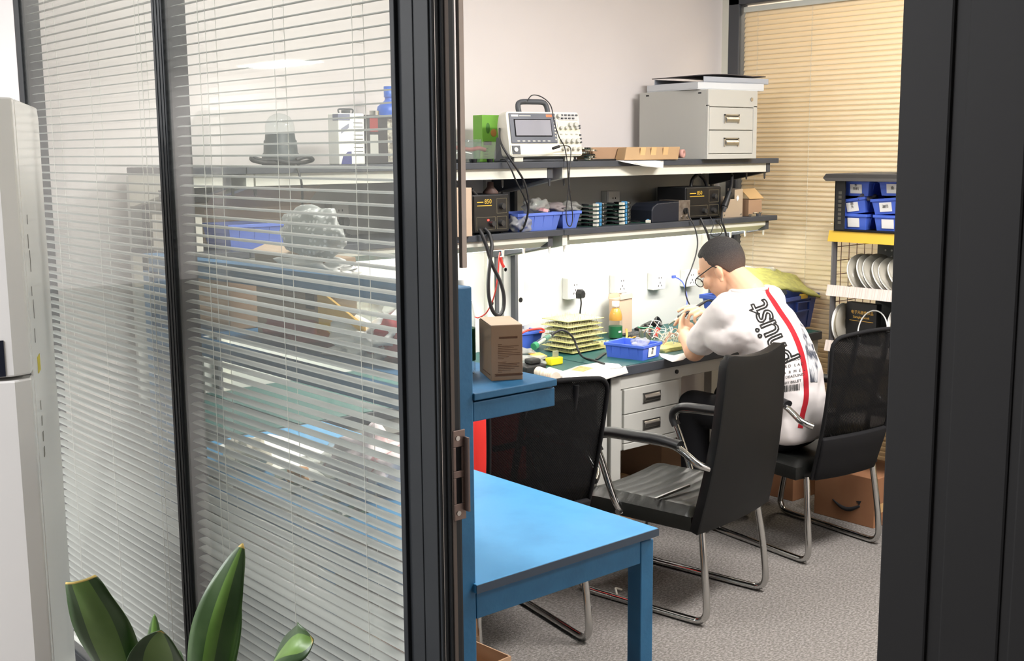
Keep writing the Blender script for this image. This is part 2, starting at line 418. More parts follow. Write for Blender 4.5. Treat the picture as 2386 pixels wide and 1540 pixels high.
# hinge jamb at the right of the opening
jb = M(); jb.box(1.19, 1.25, .55, .700, 0, 2.5).box(1.186, 1.20, .660, .722, 0, 2.5).box(1.19, 1.262, .700, .722, 0, 2.5)
jb.box(1.1875, 1.20, .575, .645, 0, 2.5).box(1.186, 1.25, .40, .565, 0, 2.5)
struct(jb.o('door_2', mat('black_jamb', (26, 26, 27), .55, spec=.25), bevel=.003))
struct(M().box(1.19, 1.238, .70, 1.60, 2.40, 2.47).o('door_3', 'frame', bevel=.002))
# mullion, left frame, rails
def upright(name, y0, y1, side):
    o = frame_bar(name, y0, y1, 0, 2.5)
    return o
upright('trim_2', 2.622, 2.678, 1); upright('trim_3', 3.586, 3.63, 1)
mg = M()
for y in (2.6205, 3.5845): mg.box(1.199, 1.248, y, y+.002, .08, 2.42)
struct(mg.o('trim_4', 'framegrey'))
gl = M()
for y in (2.630, 2.646, 2.662): gl.box(1.1885, 1.1905, y, y+.006, 0, 2.45)
struct(gl.o('trim_5', 'frame'))
for i, (y0, y1) in enumerate(((1.70, 2.622), (2.678, 3.586))):
    frame_bar('trim_%d' % (6+i), y0, y1, 2.42, 2.5); frame_bar('trim_%d' % (8+i), y0, y1, 0, .08)
    wdw = struct(M().box(1.196, 1.1985, y0, y1, .08, 2.42).o('window_%d' % (1+i), 'glass'))
    M().box(1.243, 1.2455, y0, y1, .08, 2.42).o('inner_pane', 'glass2', wdw)

# ------------------------------------------------------------------ venetian blinds between the panes
def slats(m, xc, y0, y1, z0, z1, pitch, wd, tilt, jit=0):
    n = int((z1-z0)/pitch); ca, sa = math.cos(R(tilt)), math.sin(R(tilt))
    prof = [(-.5, 0.0), (-.25, .0017), (0, .0023), (.25, .0017), (.5, 0.0)]
    for k in range(n):
        z = z1-pitch*(k+.4); ring = []
        dz0, dz1 = (rnd(-jit, jit), rnd(-jit, jit)) if jit else (0, 0)
        for yy, dz in ((y0, dz0), (y1, dz1)):
            top = [(xc+a*wd*ca-h*sa, yy, z+dz+a*wd*sa+h*ca) for a, h in prof]
            bot = [(xc+a*wd*ca-(h-.0005)*sa, yy, z+dz+a*wd*sa+(h-.0005)*ca) for a, h in reversed(prof)]
            ring.append(top+bot)
        m.loft(ring, 0, True, True)
    return m
def blind(name_label, xc, y0, y1, zb, zt, tilt, ladders, matname, cordx, pitch=.0228, wd=.0245):
    t = thing('venetian_blind', name_label, 'blind', (0, 0, 0))
    slats(M(), xc, y0+.008, y1-.008, zb+.03, zt-.03, pitch, wd, tilt, .0009).o('slat_stack', matname, t)
    M().box(xc-.0125, xc+.0125, y0+.006, y1-.006, zt-.028, zt-.002).o('head_rail', 'white', t, bevel=.002)
    M().box(xc-.012, xc+.012, y0+.008, y1-.008, zb+.006, zb+.022).o('bottom_rail', 'white', t, bevel=.003)
    for y in ladders:
        m = M()
        for dx in (-.0125, .0125): m.cyl((xc+dx, y, zb+.02), (xc+dx, y, zt-.02), .0007, n=6)
        n = int((zt-zb-.06)/pitch)
        for k in range(n):
            z = zt-.03-pitch*(k+.4); s = math.sin(R(tilt))*.0125
            m.box(xc-.0125, xc+.0125, y-.0006, y+.0006, z-.0016, z-.0008)
        m.o('ladder_cord', 'cord', t)
    if cordx: M().cyl((xc-.015, cordx, zb+.2), (xc-.015, cordx, zt-.03), .0009, n=6).o('pull_cord', 'cord', t)
    return t
ya = [2.4406, 2.1425, 1.8544]
yb = [3.4252, 3.1191, 2.8131]
blind('white slatted blind behind the glass pane nearest the door', 1.2205, 1.70, 2.62, .09, 2.41, 7, ya, 'slat', ya[0]+.03)
blind('white slatted blind behind the glass pane beside the fridge', 1.2205, 2.68, 3.584, .09, 2.41, 7, yb, 'slat', yb[2]-.03)

# ------------------------------------------------------------------ far window wall, plane x = 4.75
WX = 4.75
wf = M(); wf.box(WX, WX+.07, 3.795, 3.86, 0, 2.8).box(WX, WX+.07, -1.2, 3.86, 2.31, 2.42).box(WX, WX+.07, -1.2, 3.86, 0, .06).box(WX, WX+.07, 1.85, 1.92, 0, 2.31)
w3 = struct(wf.o('window_3', 'dkgrey', bevel=.003))
struct(M().box(WX, WX+.07, 3.86, 3.9, 0, 2.8).box(WX, WX+.07, -1.2, 3.86, 2.42, 2.8).o('wall_window_side', 'cream'))
M().box(WX+.012, WX+.0145, 1.92, 3.795, .06, 2.31).o('glass_pane', 'glass2', w3)
M().box(WX+.055, WX+.0575, 1.92, 3.795, .06, 2.31).o('back_pane', 'glass2', w3)
M().box(WX+.012, WX+.0145, -1.2, 1.85, .06, 2.31).o('glass_pane', 'glass2', w3)
yc = [3.6939, 3.3775]
blind('cream slatted blind closed behind the far window', WX+.035, 1.92, 3.79, .07, 2.30, 66, yc+[2.25], 'slatwarm', None, .0236, .0292)
blind('cream slatted blind at the far window, hidden by the door jamb', WX+.035, -1.19, 1.85, .07, 2.30, 66, [.3], 'slatwarm', None, .0236, .0292)

# ------------------------------------------------------------------ wall workbenches with two shelves
DZ, LZ, UZ = .75, 1.285, 1.558         # desk top, lower shelf, upper shelf
WY = 3.85                              # face of the bench back panel
def bench(x0, x1, label, tube=True, drawers=False, legs=True):
    t = thing('workbench', label, 'workbench', (x0, 3.5, 0), 0, None)
    L = x1-x0; ox, oy = -x0, -3.5
    bx = lambda a, b, c, d, e, f: M().box(a+ox, b+ox, c+oy, d+oy, e, f)
    bx(x0, x1, 3.185, WY, DZ-.04, DZ-.002).o('desk_top', 'shelfblk', t, bevel=.003)
    bx(x0+.004, x1-.004, 3.192, WY-.004, DZ-.003, DZ).o('desk_mat', 'teal', t)
    for y_ in (3.205, WY-.05): bx(x0+.01, x1-.01, y_, y_+.03, DZ-.095, DZ-.04).o('apron', 'grey', t, bevel=.002)
    for lx in (x0+.01, x1-.066):
        for ly in (3.20, WY-.055): bx(lx, lx+.056, ly, ly+.05, 0, DZ-.04).o('leg', 'grey', t, bevel=.003)
    bx(x0+.005, x1-.005, WY, WY+.02, .70, UZ-.03).o('back_panel', 'panel', t)
    for ux, mt in ((x0+.062, 'cream'), (x1-.062-.04, 'cream')):
        up = bx(ux, ux+.04, WY-.022, WY, DZ, UZ-.03).o('upright', mt, t, bevel=.002)
        M().cyl((ux+.020+ox, WY-.0235+oy, .957), (ux+.020+ox, WY-.021+oy, .957), .011, n=18).o('cable_hole', 'blackm', up)
    for ux in (x0+.045, x1-.061): bx(ux, ux+.016, WY-.03, WY, DZ, UZ-.03).o('upright_edge', 'dkgrey', t)
    for zt, nm in ((UZ, 'upper_shelf'), (LZ, 'lower_shelf')):
        sh = bx(x0, x1, 3.46, WY, zt-.024, zt).o(nm, 'shelfblk', t, bevel=.002)
        b = M()
        if nm == 'upper_shelf': b.box(x0+.04+ox, x1-.075+ox, 3.478+oy, 3.50+oy, zt-.064, zt-.024)
        else: b.prism([(x0+.04+ox, 3.474+oy, zt-.024), (x0+.04+ox, 3.52+oy, zt-.024), (x0+.04+ox, 3.52+oy, zt-.070), (x0+.04+ox, 3.505+oy, zt-.062), (x0+.04+ox, 3.474+oy, zt-.045)], (L-.115, 0, 0))
        b.o('light_rail', 'cream', sh)
        for ex in (x0+.004, x1-.074):
            br = M(); br.prism([(ex+ox, 3.476+oy, zt-.024), (ex+ox, 3.476+oy, zt-.066), (ex+ox, WY-.03+oy, zt-.13), (ex+ox, WY-.002+oy, zt-.13), (ex+ox, WY-.002+oy, zt-.024)], (.028, 0, 0))
            br.o('bracket', 'dkgrey' if ex > x0+.1 else 'cream', sh, bevel=.001)
        for hx in ((x1-.16, x1-.27, x1-.02, x0+.06)):
            for hy in (3.53,):
                hk = M(); hk.prism([(hx+ox, hy+oy, zt-.07), (hx+.012+ox, hy+oy, zt-.07), (hx+.010+ox, hy+oy, zt-.095), (hx+.006+ox, hy+oy, zt-.10), (hx+.002+ox, hy+oy, zt-.095)], (0, .004, 0))
                hk.o('hook', 'white' if nm == 'lower_shelf' else 'dkgrey', sh)
    if tube:
        M().box(x0+.10+ox, x1-.12+ox, 3.535+oy, 3.575+oy, LZ-.052, LZ-.026).o('lamp_housing', 'white', t)
        M().cyl((x0+.12+ox, 3.555+oy, LZ-.062), (x1-.14+ox, 3.555+oy, LZ-.062), .012, n=12).o('fluorescent_tube', glow('tube_light', (255, 250, 240), 80.0), t)
    if drawers:
        X0, X1, Y0 = 3.308, 3.685, 3.197
        bx(X0, X1, Y0+.012, 3.68, .398, .709).o('drawer_housing', 'grey', t, bevel=.002)
        bx(X0+.004, X1-.004, Y0+.006, Y0+.013, .653, .706).o('lock_rail', 'grey', t, bevel=.001)
        M().cyl((X1-.04+ox, Y0+.001+oy, .683), (X1-.04+ox, Y0+.008+oy, .683), .009, n=18).o('lock', 'black', t)
        for zb, zt in ((.548, .650), (.428, .545), (.400, .425)):
            d = bx(X0+.018, X1-.028, Y0, Y0+.014, zb, zt).o('drawer', 'grey', t, bevel=.003)
            if zt-zb > .05:
                zc = (zb+zt)/2; xc = (X0+X1)/2-.01
                cup = M().box(xc-.052+ox, xc+.052+ox, Y0-.003+oy, Y0+.001+oy, zc-.021, zc-.016).box(xc-.052+ox, xc+.052+ox, Y0-.003+oy, Y0+.001+oy, zc+.017, zc+.022)
                cup.box(xc-.052+ox, xc-.045+ox, Y0-.004+oy, Y0+.001+oy, zc-.021, zc+.022).box(xc+.045+ox, xc+.052+ox, Y0-.004+oy, Y0+.001+oy, zc-.021, zc+.022)
                cup.loft([[(xx+ox, Y0-.001-.010*math.sin(PI*k/8)+oy, zc-.016+.034*k/8) for k in range(9)]+[(xx+ox, Y0+.0005+oy, zc+.018), (xx+ox, Y0+.0005+oy, zc-.016)] for xx in (xc-.045, xc+.045)])
                cup.o('drawer_handle', 'steel', d)
    return t
bench(3.245, 4.655, 'wall workbench with hanging drawers where the person solders, two black shelves above', True, True)
bench(1.835, 3.243, 'wall workbench behind the mesh chair, two black shelves above, red cable hanging')
bench(1.595, 1.833, 'short wall workbench end in the corner behind the blind')

# ------------------------------------------------------------------ wall sockets
def socket(u_x, z, label, y=WY, w=.078, h=.10, plug=None, dx=.0):
    t = thing('wall_socket', label, 'socket', (u_x, y, z), 0)
    M().box(-w/2, w/2, -.042, 0, -h/2, h/2).o('back_box', 'white', t, bevel=.004)
    M().box(-w/2+.002, w/2-.002, -.048, -.041, -h/2+.002, h/2-.002).o('face_plate', 'white', t, bevel=.003)
    h_ = M()
    for sx in (-.008, .008): h_.box(sx-.002, sx+.002, -.0488, -.0478, .012, .020)
    for sx, a in ((-.011, 25), (.011, -25)): h_.obox((sx, -.0483, -.022), (.004, .001, .010), (0, a, 0))
    h_.obox((0, -.0483, -.008), (.004, .001, .010))
    h_.o('pin_hole', 'blackm', t)
    return t
S1 = (3.6346, 3.805, 0.9841)
S2 = (3.938, 3.805, 0.9794)
S3 = (4.1998, 3.805, 0.9731)
S4 = (4.4361, 3.805, 0.9696)
S5 = (3.8809, 3.805, 1.3664)
S6 = (4.2515, 3.805, 1.3702)
S7 = (2.4026, 3.805, 1.368)
socket(S1[0], S1[2], 'white wall socket with a black plug above the yellow board stack')
socket(S2[0], S2[2], 'empty white wall socket above the juice bottle', h=.088)
socket(S3[0], S3[2], 'white wall socket with the blue lead beside it', h=.085)
socket(S4[0], S4[2], 'white wall socket partly behind the head of the person', h=.085)
socket(S5[0], S5[2], 'white wall socket behind the green circuit board piles')
socket(S6[0], S6[2], 'white wall socket behind the dark rounded power pack')
socket(S7[0], S7[2], 'white wall socket seen through the blind above the bubble wrap')
def plug(x, z, pts, label, r=.0035, y=3.805-.048, cat='plug'):
    t = thing('power_plug', label, 'plug', (x, y, z))
    M().loft([[(a*sc, -.0, b*sc) for a, b in hexa] if False else [(a*sc, yy, b*sc-.004) for a, b in ((-.016, -.02), (.016, -.02), (.019, .004), (.010, .02), (-.010, .02), (-.019, .004))] for yy, sc in ((0, 1), (-.018, 1), (-.03, .72))], 0, False).o('plug_body', 'black', t, bevel=.002)
    M().tube([(p[0]-x, p[1]-y, p[2]-z) for p in pts], r, 8).o('plug_cord', 'cable', t)
    return t
px, pz = 3.6102, 0.9705
plug(px, pz, [(px, 3.745, pz-.02), (px, 3.74, pz-.045), (px+.002, 3.748, pz-.08), (px+.012, 3.76, pz-.115), (px+.02, 3.77, DZ+.012), (px+.05, 3.78, DZ+.006)], 'black plug in the socket above the yellow board stack')
px, pz = 3.8434, 1.3532
plug(px, pz, [(px, 3.745, pz-.02), (px+.004, 3.74, pz-.05), (px+.01, 3.75, LZ+.006)], 'black plug in the socket behind the circuit board piles')
px, pz = 4.2167, 1.3561
plug(px, pz, [(px, 3.745, pz-.02), (px+.004, 3.74, pz-.04), (px+.01, 3.75, LZ+.006)], 'black plug in the socket behind the dark rounded power pack')
px, pz = 2.381, 1.3511
plug(px, pz, [(px, 3.745, pz-.02), (px+.004, 3.74, pz-.05), (px+.03, 3.75, LZ+.006)], 'black plug seen through the blind above the bubble wrap')

# ------------------------------------------------------------------ blue steel bench along the partition
BX0, BX1, BY0, BY1 = 1.342, 1.912, 1.742, 3.165
def blue_bench():
    t = thing('blue_bench', 'blue painted steel bench with raised rack standing against the glass partition', 'bench', (1.63, 2.45, 0))
    q = lambda a, b, c, d, e, f: M().box(a-1.63, b-1.63, c-2.45, d-2.45, e, f)
    tp = q(BX0+.04, BX1+.002, BY0-.012, BY1+.01, .731, .75).o('table_board', ['bluetop'], t, bevel=.002)
    q(BX0+.04, BX1+.003, BY0-.0135, BY0-.0118, .7315, .7485).o('board_edge', 'bluedark', tp)
    f = M()
    for a, b, c, d in ((BX0+.05, BX1-.0425, BY0+.001, BY0+.04), (BX0+.05, BX1-.0425, BY1-.04, BY1-.001), (BX0, BX0+.04, BY0+.05, BY1-.05), (BX1-.04, BX1-.001, BY0+.0425, BY1-.0425)): f.box(a-1.63, b-1.63, c-2.45, d-2.45, .672, .727)
    f.o('table_frame', 'blue', t, bevel=.002)
    for lx in (BX1-.042, ):
        for ly in (BY0, BY1-.042): q(lx, lx+.042, ly, ly+.042, 0, .722).o('leg', 'blue', t, bevel=.003)
    for ly in (BY0-.002, BY1-.045): q(BX0, BX0+.047, ly, ly+.047, 0, 1.345 if ly < 2 else 1.325).o('post', 'blue', t, bevel=.003)
    r = M(); r.prism([(BX0-1.63, BY0-2.45, 1.297), (BX0-1.63, BY0-2.45, 1.344), (BX0-1.63, BY1-2.45, 1.324), (BX0-1.63, BY1-2.45, 1.277)], (.047, 0, 0))
    r.o('top_rail', 'blue', t, bevel=.002)
    sf = M()
    for a, b, c, d in ((BX0+.048, 1.606, BY0, BY0+.04), (BX0+.048, 1.606, BY1-.04, BY1), (BX0+.0, BX0+.04, BY0+.046, BY1-.046), (1.566, 1.606, BY0+.0405, BY1-.0405)): sf.box(a-1.63, b-1.63, c-2.45, d-2.45, 1.078, 1.117)
    sf.o('shelf_frame', 'blue', t, bevel=.002)
    q(BX0+.046, 1.607, BY0-.006, BY1, 1.121, 1.136).o('shelf_board', 'blue', t, bevel=.002)
    return t
blue_bench()

# ------------------------------------------------------------------ chairs
def chair(kind, label, c, rz, tilt=0):
    t = thing('visitor_chair', label, 'chair', (c[0], c[1], 0), rz, 'black cantilever visitor chairs')
    r = .0125
    for sx in (-1, 1):
        x = sx*.205
        f = M()
        f.tube([(x*.93, -.235, .345), (x*.98, -.255, .20), (x, -.268, .075), (x, -.262, .035), (x, -.24, .0165), (x, -.20, r), (x, -.05, r), (x, .12, r), (x, .20, r), (x, .245, .018), (x, .264, .04), (x, .266, .08), (x*.99, .235, .22), (x*.97, .20, .335)], r, 12, sub=5)
        f.o('sled_leg', 'chrome', t)
        a = M()
        X_ = sx*.252
        a.tube([(sx*.232, .065, .345), (X_, .085, .40), (X_, .135, .52), (X_, .158, .575), (X_, .150, .606), (X_, .11, .622), (X_, .0, .626), (X_, -.10, .628), (X_, -.16, .624), (X_, -.20, .607), (X_*.98, -.25, .575), (X_*.86, -.282, .556)], r, 12, sub=5)
        am = a.o('armrest', 'chrome', t)
        p = M(); rings = []
        path = catmull([Vector(q) for q in ((X_, .150, .555), (X_, .164, .585), (X_, .154, .614), (X_, .112, .634), (X_, .0, .638), (X_, -.10, .640), (X_, -.185, .630))], 5)
        for i, q in enumerate(path):
            T = (path[min(i+1, len(path)-1)]-path[max(i-1, 0)]).normalized(); n_ = Vector((1, 0, 0)).cross(T)
            rings.append([q+Vector((1, 0, 0))*(.024*math.cos(2*PI*k/12))+n_*(.015*math.sin(2*PI*k/12)) for k in range(12)])
        p.loft(rings); p.o('arm_pad', 'black', am)
        M().cyl((sx*.232, .065, .352), (sx*.256, .066, .352), .010, n=14).o('bolt', 'steel', am)
    # seat
    st = M(); rows = []
    nx, ny = 14, 73
    for side in (0, 1):
        g = []
        for i in range(ny):
            v = -.222+.482*i/(ny-1); row = []
            for j in range(nx):
                u = -.238+.476*j/(nx-1)
                if side == 0:
                    z = .415-.012*math.cos(u/.238*PI/2)-max(0, (v-.17))**2*5
                    if kind == 'leather': z += .0032*(abs(math.sin(v/.046*PI))**.35-1)*max(0, min(1, (.225-abs(u))/.03))
                    e = min(.238-abs(u), .26-v, v+.222)
                    z -= .03*max(0, 1-e/.03)**2
                    row.append((u, v, z))
                else: row.append((u, v, .335))
            g.append(row)
        rows.append(g)
    P = [p for p in rows[0] for p in p]; Q = [p for r_ in rows[1] for p in r_]; n = len(P)
    fs = []
    for i in range(ny-1):
        for j in range(nx-1):
            a_ = i*nx+j; fs.append((a_, a_+1, a_+nx+1, a_+nx)); fs.append((n+a_, n+a_+nx, n+a_+nx+1, n+a_+1))
    ed = [j for j in range(nx)]+[i*nx+nx-1 for i in range(1, ny)]+[(ny-1)*nx+j for j in range(nx-2, -1, -1)]+[i*nx for i in range(ny-2, 0, -1)]
    for k in range(len(ed)): fs.append((ed[(k+1) % len(ed)], ed[k], n+ed[k], n+ed[(k+1) % len(ed)]))
    st.add(P+Q, fs, 0, True)
    st.o('seat', 'leatherseat' if kind == 'leather' else 'leather', t, bevel=.006)
    # backrest: grid of (width fraction, height fraction)
    def bp(a, h, off=0):
        w = .245-.050*h**1.1
        crown = .022*(a*a)*(h > .0)*h if kind == 'leather' else -.018*(a*a)*h
        z = .335+(.585+crown)*h
        y = -.235-.075*h-.018*math.sin(h*PI)-.018*(1-a*a)
        if kind != 'leather': y -= .012+.040*h; w = .175+.040*h
        rc = max(0, (abs(a)-.80)/.20); rh = max(0, (h-.93)/.07)
        k = math.hypot(rc, rh) if rc > 0 and rh > 0 else max(rc, rh)
        if rc > 0 and rh > 0 and k > 1: a2 = math.copysign(.80+.20*rc/k, a); z = .335+(.585+crown)*(.93+.07*rh/k); return (w*a2, y+off, z)
        return (w*a, y+off, z)
    A = [-1+2*k/12 for k in range(13)]; H = [0, .1, .2, .3, .4, .5, .6, .7, .8, .88, .93, .965, 1]
    A = sorted(set(A+[-.94, -.88, .88, .94, -.8, .8]))
    if kind == 'leather':
        b = M().sheet([[bp(a, h) for a in A] for h in H], .034)
        b.o('backrest', 'chairback', t, bevel=.008, smooth=True)
    else:
        HM = [h for h in H if h >= .28]
        M().sheet([[bp(a*.985, h) for a in A] for h in H if h <= .31], .03).o('backrest', 'blackm', t, bevel=.006)
        M().sheet([[bp(a, .985*h, .004) for a in A] for h in HM], .003).o('mesh_panel', 'mesh', t)
        edge = [bp(-1, h) for h in H]+[bp(a, 1) for a in A[1:-1]]+[bp(1, h) for h in reversed(H)]
        M().tube(edge, .0075, 10, smooth=False).o('back_frame', 'blackm', t)
        lum = M(); 
        for sx in (-.5, .5): lum.tube([bp(sx, .29, .03), bp(sx*.96, .5, .035), bp(sx*.9, .72, .02), bp(sx*.8, .97, .004)], .011, 8)
        lum.tube([bp(-.9, .45, .012), bp(0, .45, .04), bp(.9, .45, .012)], .010, 8); lum.tube([bp(-.9, .68, .012), bp(0, .68, .03), bp(.9, .68, .012)], .010, 8)
        lum.o('back_support', 'blackm', t)
    return t
chair('leather', 'black leather chair with solid back and ribbed seat, empty, between the other two', (3.097, 2.729), 9)
chair('mesh', 'black mesh chair pushed under the bench beside the blue table', (2.385, 2.895), -10)
chair('mesh', 'black mesh chair carrying the seated person, in front of the rack', (3.93, 2.80), -7)

# ------------------------------------------------------------------ things on the upper shelf
def carton(name, label, x0, x1, y0, y1, z0, z1, mt='card', rz=0, tape=True, flap=None, group=None, tapedir='x'):
    cx, cy = (x0+x1)/2, (y0+y1)/2
    t = thing(name, label, 'box', (cx, cy, z0), rz, group)
    a, b, h = (x1-x0)/2, (y1-y0)/2, z1-z0
    M().box(-a, a, -b, b, 0, h).o('box_body', mt, t, bevel=.002)
    if tape:
        tm = M().box(-a*.999, a*.999, -.018, .018, h, h+.0006) if tapedir == 'x' else M().box(-.018, .018, -b*.999, b*.999, h, h+.0006)
        tm.o('packing_tape', 'tan', t)
    return t
# small oscilloscope, tilted back on its foot
def oscilloscope():
    t = thing('oscilloscope', 'grey bench oscilloscope with dark screen and knobs tilted back on the upper shelf', 'oscilloscope', (3.1999, 3.53, 1.558), -7)
    c = M(); W, H, T = .178, .178, 10
    for k in range(3): pass
    out = M()
    def rr(w0, w1, z0, z1, y, r):
        pts = []
        for cx_, cz_, a0 in ((w1-r, z1-r, 0), (w0+r, z1-r, 90), (w0+r, z0+r, 180), (w1-r, z0+r, 270)):
            for k in range(5): a = R(a0+90*k/4); pts.append((cx_+r*math.cos(a), y, cz_+r*math.sin(a)))
        return pts
    out.loft([rr(-W, W, 0, H, 0, .012), rr(-W-.003, W+.003, -.002, H+.003, .02, .014), rr(-W-.002, W+.002, 0, H+.002, .05, .016), rr(-W+.02, W-.01, .008, H-.01, .10, .03), rr(-W+.05, W-.03, .02, H-.03, .125, .03)])
    TL = (-T, 0, 0); L0 = (0, -.02, .022)
    body = out.o('case', 'offwhite', t, loc=L0, rot=TL)
    M().box(-W+.012, .058, -.004, 0, .052, H-.006).o('screen_bezel', mat('slate_plastic', (86, 90, 100), .4), body, bevel=.002)
    M().box(-W+.032, .034, -.006, -.003, .078, H-.030).o('screen_frame', 'blackm', body, bevel=.001)
    M().box(-W+.036, .030, -.0068, -.0055, .082, H-.034).o('screen', mat('grey_screen', (150, 150, 158), .12), body)
    M().box(-W+.022, -W+.055, -.0045, -.0035, H-.020, H-.013).o('maker_mark', 'paper', body)
    M().box(-W+.060, -W+.115, -.0045, -.0035, H-.019, H-.015).o('model_mark', 'grey', body)
    M().box(.012, .042, -.0045, -.0035, H-.021, H-.011).o('orange_badge', mat('orange_badge', (228, 118, 70), .5), body, bevel=.003)
    sk = lambda x, z, w_, h_, mt: M().box(x-w_/2, x+w_/2, -.006, 0, z-h_/2, z+h_/2).o('button', mt, body, bevel=.0015)
    for k in range(7): sk(-W+.045+.0245*k, .060, .014, .006, 'grey')
    for k in range(8): M().sphere((.050, -.003, .066+.0135*k), .0042, nu=10, nv=6).o('button', 'offwhite', body)
    M().box(.074, .172, -.002, .001, H-.032, H-.006).o('button_field', mat('pale_grey_panel', (190, 190, 188), .5), body)
    for k in range(5): sk(.092+.0185*k, H-.012, .011, .006, 'dkgrey')
    for k in range(4): sk(.092+.0185*k, H-.025, .011, .006, 'dkgrey')
    M().box(.066, .170, -.002, .001, .052, H-.038).o('control_panel', mat('cream_panel', (226, 222, 196), .5), body)
    kn = lambda x, z, r, mt='grey': M().cyl((x, 0, z), (x, -.014, z), r, r*.88, 16).o('knob', mt, body)
    kn(.074, H-.016, .009); kn(.128, H-.052, .010); kn(.155, H-.052, .011)
    for k in range(4):
        kn(.080+.026*k, .113, .0075); kn(.080+.026*k, .060, .0098); sk(.080+.026*k, .088, .010, .006, 'grey')
    for k, z in enumerate((H-.055, .113, .085, .070, .055)): sk(.176, z, .008, .007, 'dkgrey')
    M().box(-W+.004, W-.004, -.004, .001, .004, .046).o('lower_panel', mat('ivory_panel', (228, 224, 206), .5), body, bevel=.003)
    M().box(-W+.010, -W+.048, -.006, -.003, .008, .042).o('power_field', 'dkgrey', body)
    M().cyl((-W+.026, -.004, .026), (-W+.026, -.010, .026), .009, n=16).o('power_button', 'offwhite', body)
    for k in range(4): M().cyl((.080+.026*k, -.003, .028), (.080+.026*k, -.018, .028), .007, n=14).o('input_socket', 'steel', body)
    M().tube([(-.07, .06, H-.004), (-.075, .06, H+.035), (-.06, .06, H+.052), (.0, .06, H+.054), (.05, .06, H+.052), (.066, .06, H+.035), (.07, .06, H-.004)], .011, 10, sub=4).o('carry_handle', 'dkgrey', body)
    for sx in (-.13, .12): M().box(sx-.022, sx+.022, -.01, .03, 0, .03).o('foot', 'offwhite', t, bevel=.003)
    M().prism([(-.175, .0, 0), (-.175, .11, 0), (-.16, .11, .10), (-.17, .03, .09)], (.34, 0, 0)).o('rear_case', 'dkgrey', t, bevel=.006)
    return t
oscilloscope()
def cable(label, pts, r, mt='cable', name='cable', cat='cable', ends=None):
    o = M().tube(pts, r, 8, sub=7).o(name, mt); return tag(o, label, cat)
cable('thin black probe cable looping over the oscilloscope and hanging past the shelf edge', [(3.1359, 3.56, 1.797), (3.1547, 3.55, 1.8206), (3.1874, 3.53, 1.8138), (3.1719, 3.46, 1.7774), (3.1739, 3.44, 1.7119), (3.1898, 3.43, 1.6533), (3.22, 3.43, 1.6112), (3.2386, 3.43, 1.5178), (3.2409, 3.43, 1.4495), (3.2265, 3.43, 1.3644), (3.2335, 3.43, 1.309), (3.2549, 3.43, 1.3029), (3.2621, 3.43, 1.3457), (3.2479, 3.43, 1.4322), (3.2433, 3.43, 1.4836), (3.2575, 3.44, 1.543), (3.2813, 3.46, 1.6026), (3.2623, 3.46, 1.6197), (3.2013, 3.45, 1.6182)], .0022, name='probe_cable')
tag(M().cyl(*[(3.1643, 3.44, 1.6098), (3.199, 3.44, 1.6181)], .0055, n=12).o('probe_plug', 'black'), 'black probe plug on the front of the oscilloscope', 'plug')
cable('black mains lead dropping from behind the oscilloscope to the lower shelf', [(3.0249, 3.6, 1.6891), (2.9193, 3.47, 1.6373), (2.9257, 3.43, 1.5801), (2.9599, 3.42, 1.5309), (2.9966, 3.42, 1.481), (3.0161, 3.42, 1.4227), (3.0222, 3.43, 1.364), (3.0302, 3.46, 1.3122), (3.025, 3.48, 1.2863)], .0042, name='power_lead')
cable('second black lead beside the mains lead, falling across the light rail', [(2.9437, 3.5, 1.5686), (2.919, 3.44, 1.5689), (2.9274, 3.42, 1.5363), (2.9572, 3.42, 1.4819), (3.0049, 3.43, 1.4228), (3.031, 3.44, 1.3716), (3.039, 3.47, 1.3198), (3.0288, 3.5, 1.2851)], .0032, name='power_lead')

b = (3.0572, 3.1302, 1.614, 1.7471)
t = thing('green_tea_box', 'tall green printed carton standing behind the oscilloscope', 'box', ((b[0]+b[1])/2, 3.75, UZ))
M().box(-.06, .06, -.03, .03, 0, b[3]-UZ).o('box_body', 'green', t, bevel=.002)
h = b[3]-UZ
M().sphere((-.03, -.0302, h*.72), (.011, .0012, .022), nu=12, nv=8).o('printed_leaf', mat('printed_leaf_green', (70, 120, 44), .6), t)
M().sphere((.0, -.0302, h*.62), (.016, .0012, .016), nu=12, nv=8).o('printed_fruit', mat('printed_orange', (172, 120, 60), .6), t)
M().box(-.052, -.012, -.0312, -.0298, h*.36, h*.44).o('oval_label', 'inkblk', t, bevel=.0005)
for k in range(4): M().box(-.052, -.03, -.0308, -.0298, h*(.28-.06*k), h*(.295-.06*k)).o('printed_line', mat('dark_green_ink_%d' % k, (52, 92, 30), .7), t)

t = thing('plastic_cup', 'clear plastic cup standing by the acrylic box on the upper shelf', 'cup', (2.9014, 3.62, 1.558))
M().lathe([(.024, 0), (.027, .002), (.036, .086), (.038, .088), (.0365, .089), (.0355, .086), (.0262, .004)], n=28).o('cup_wall', 'clear', t)
b = (2.7505, 2.9474, 1.5631, 1.6185)
t = thing('acrylic_box', 'clear acrylic box on black feet with red wires inside, upper shelf', 'box', ((b[0]+b[1])/2, 3.60, UZ))
a_ = (b[1]-b[0])/2
bx_ = M().box(-a_, a_, -.068, -.065, .016, .078).box(-a_, a_, .065, .068, .016, .078).box(-a_, -a_+.003, -.065, .065, .016, .078).box(a_-.003, a_, -.065, .065, .016, .078).box(-a_, a_, -.068, .068, .013, .016).box(-a_, a_, -.068, .068, .078, .080)
bx_.o('clear_case', 'clear', t)
for sx in (-a_+.02, -.0, a_-.02):
    for sy in (-.055, .055): M().cyl((sx, sy, 0), (sx, sy, .014), .010, .013, 14).o('rubber_foot', 'black', t)
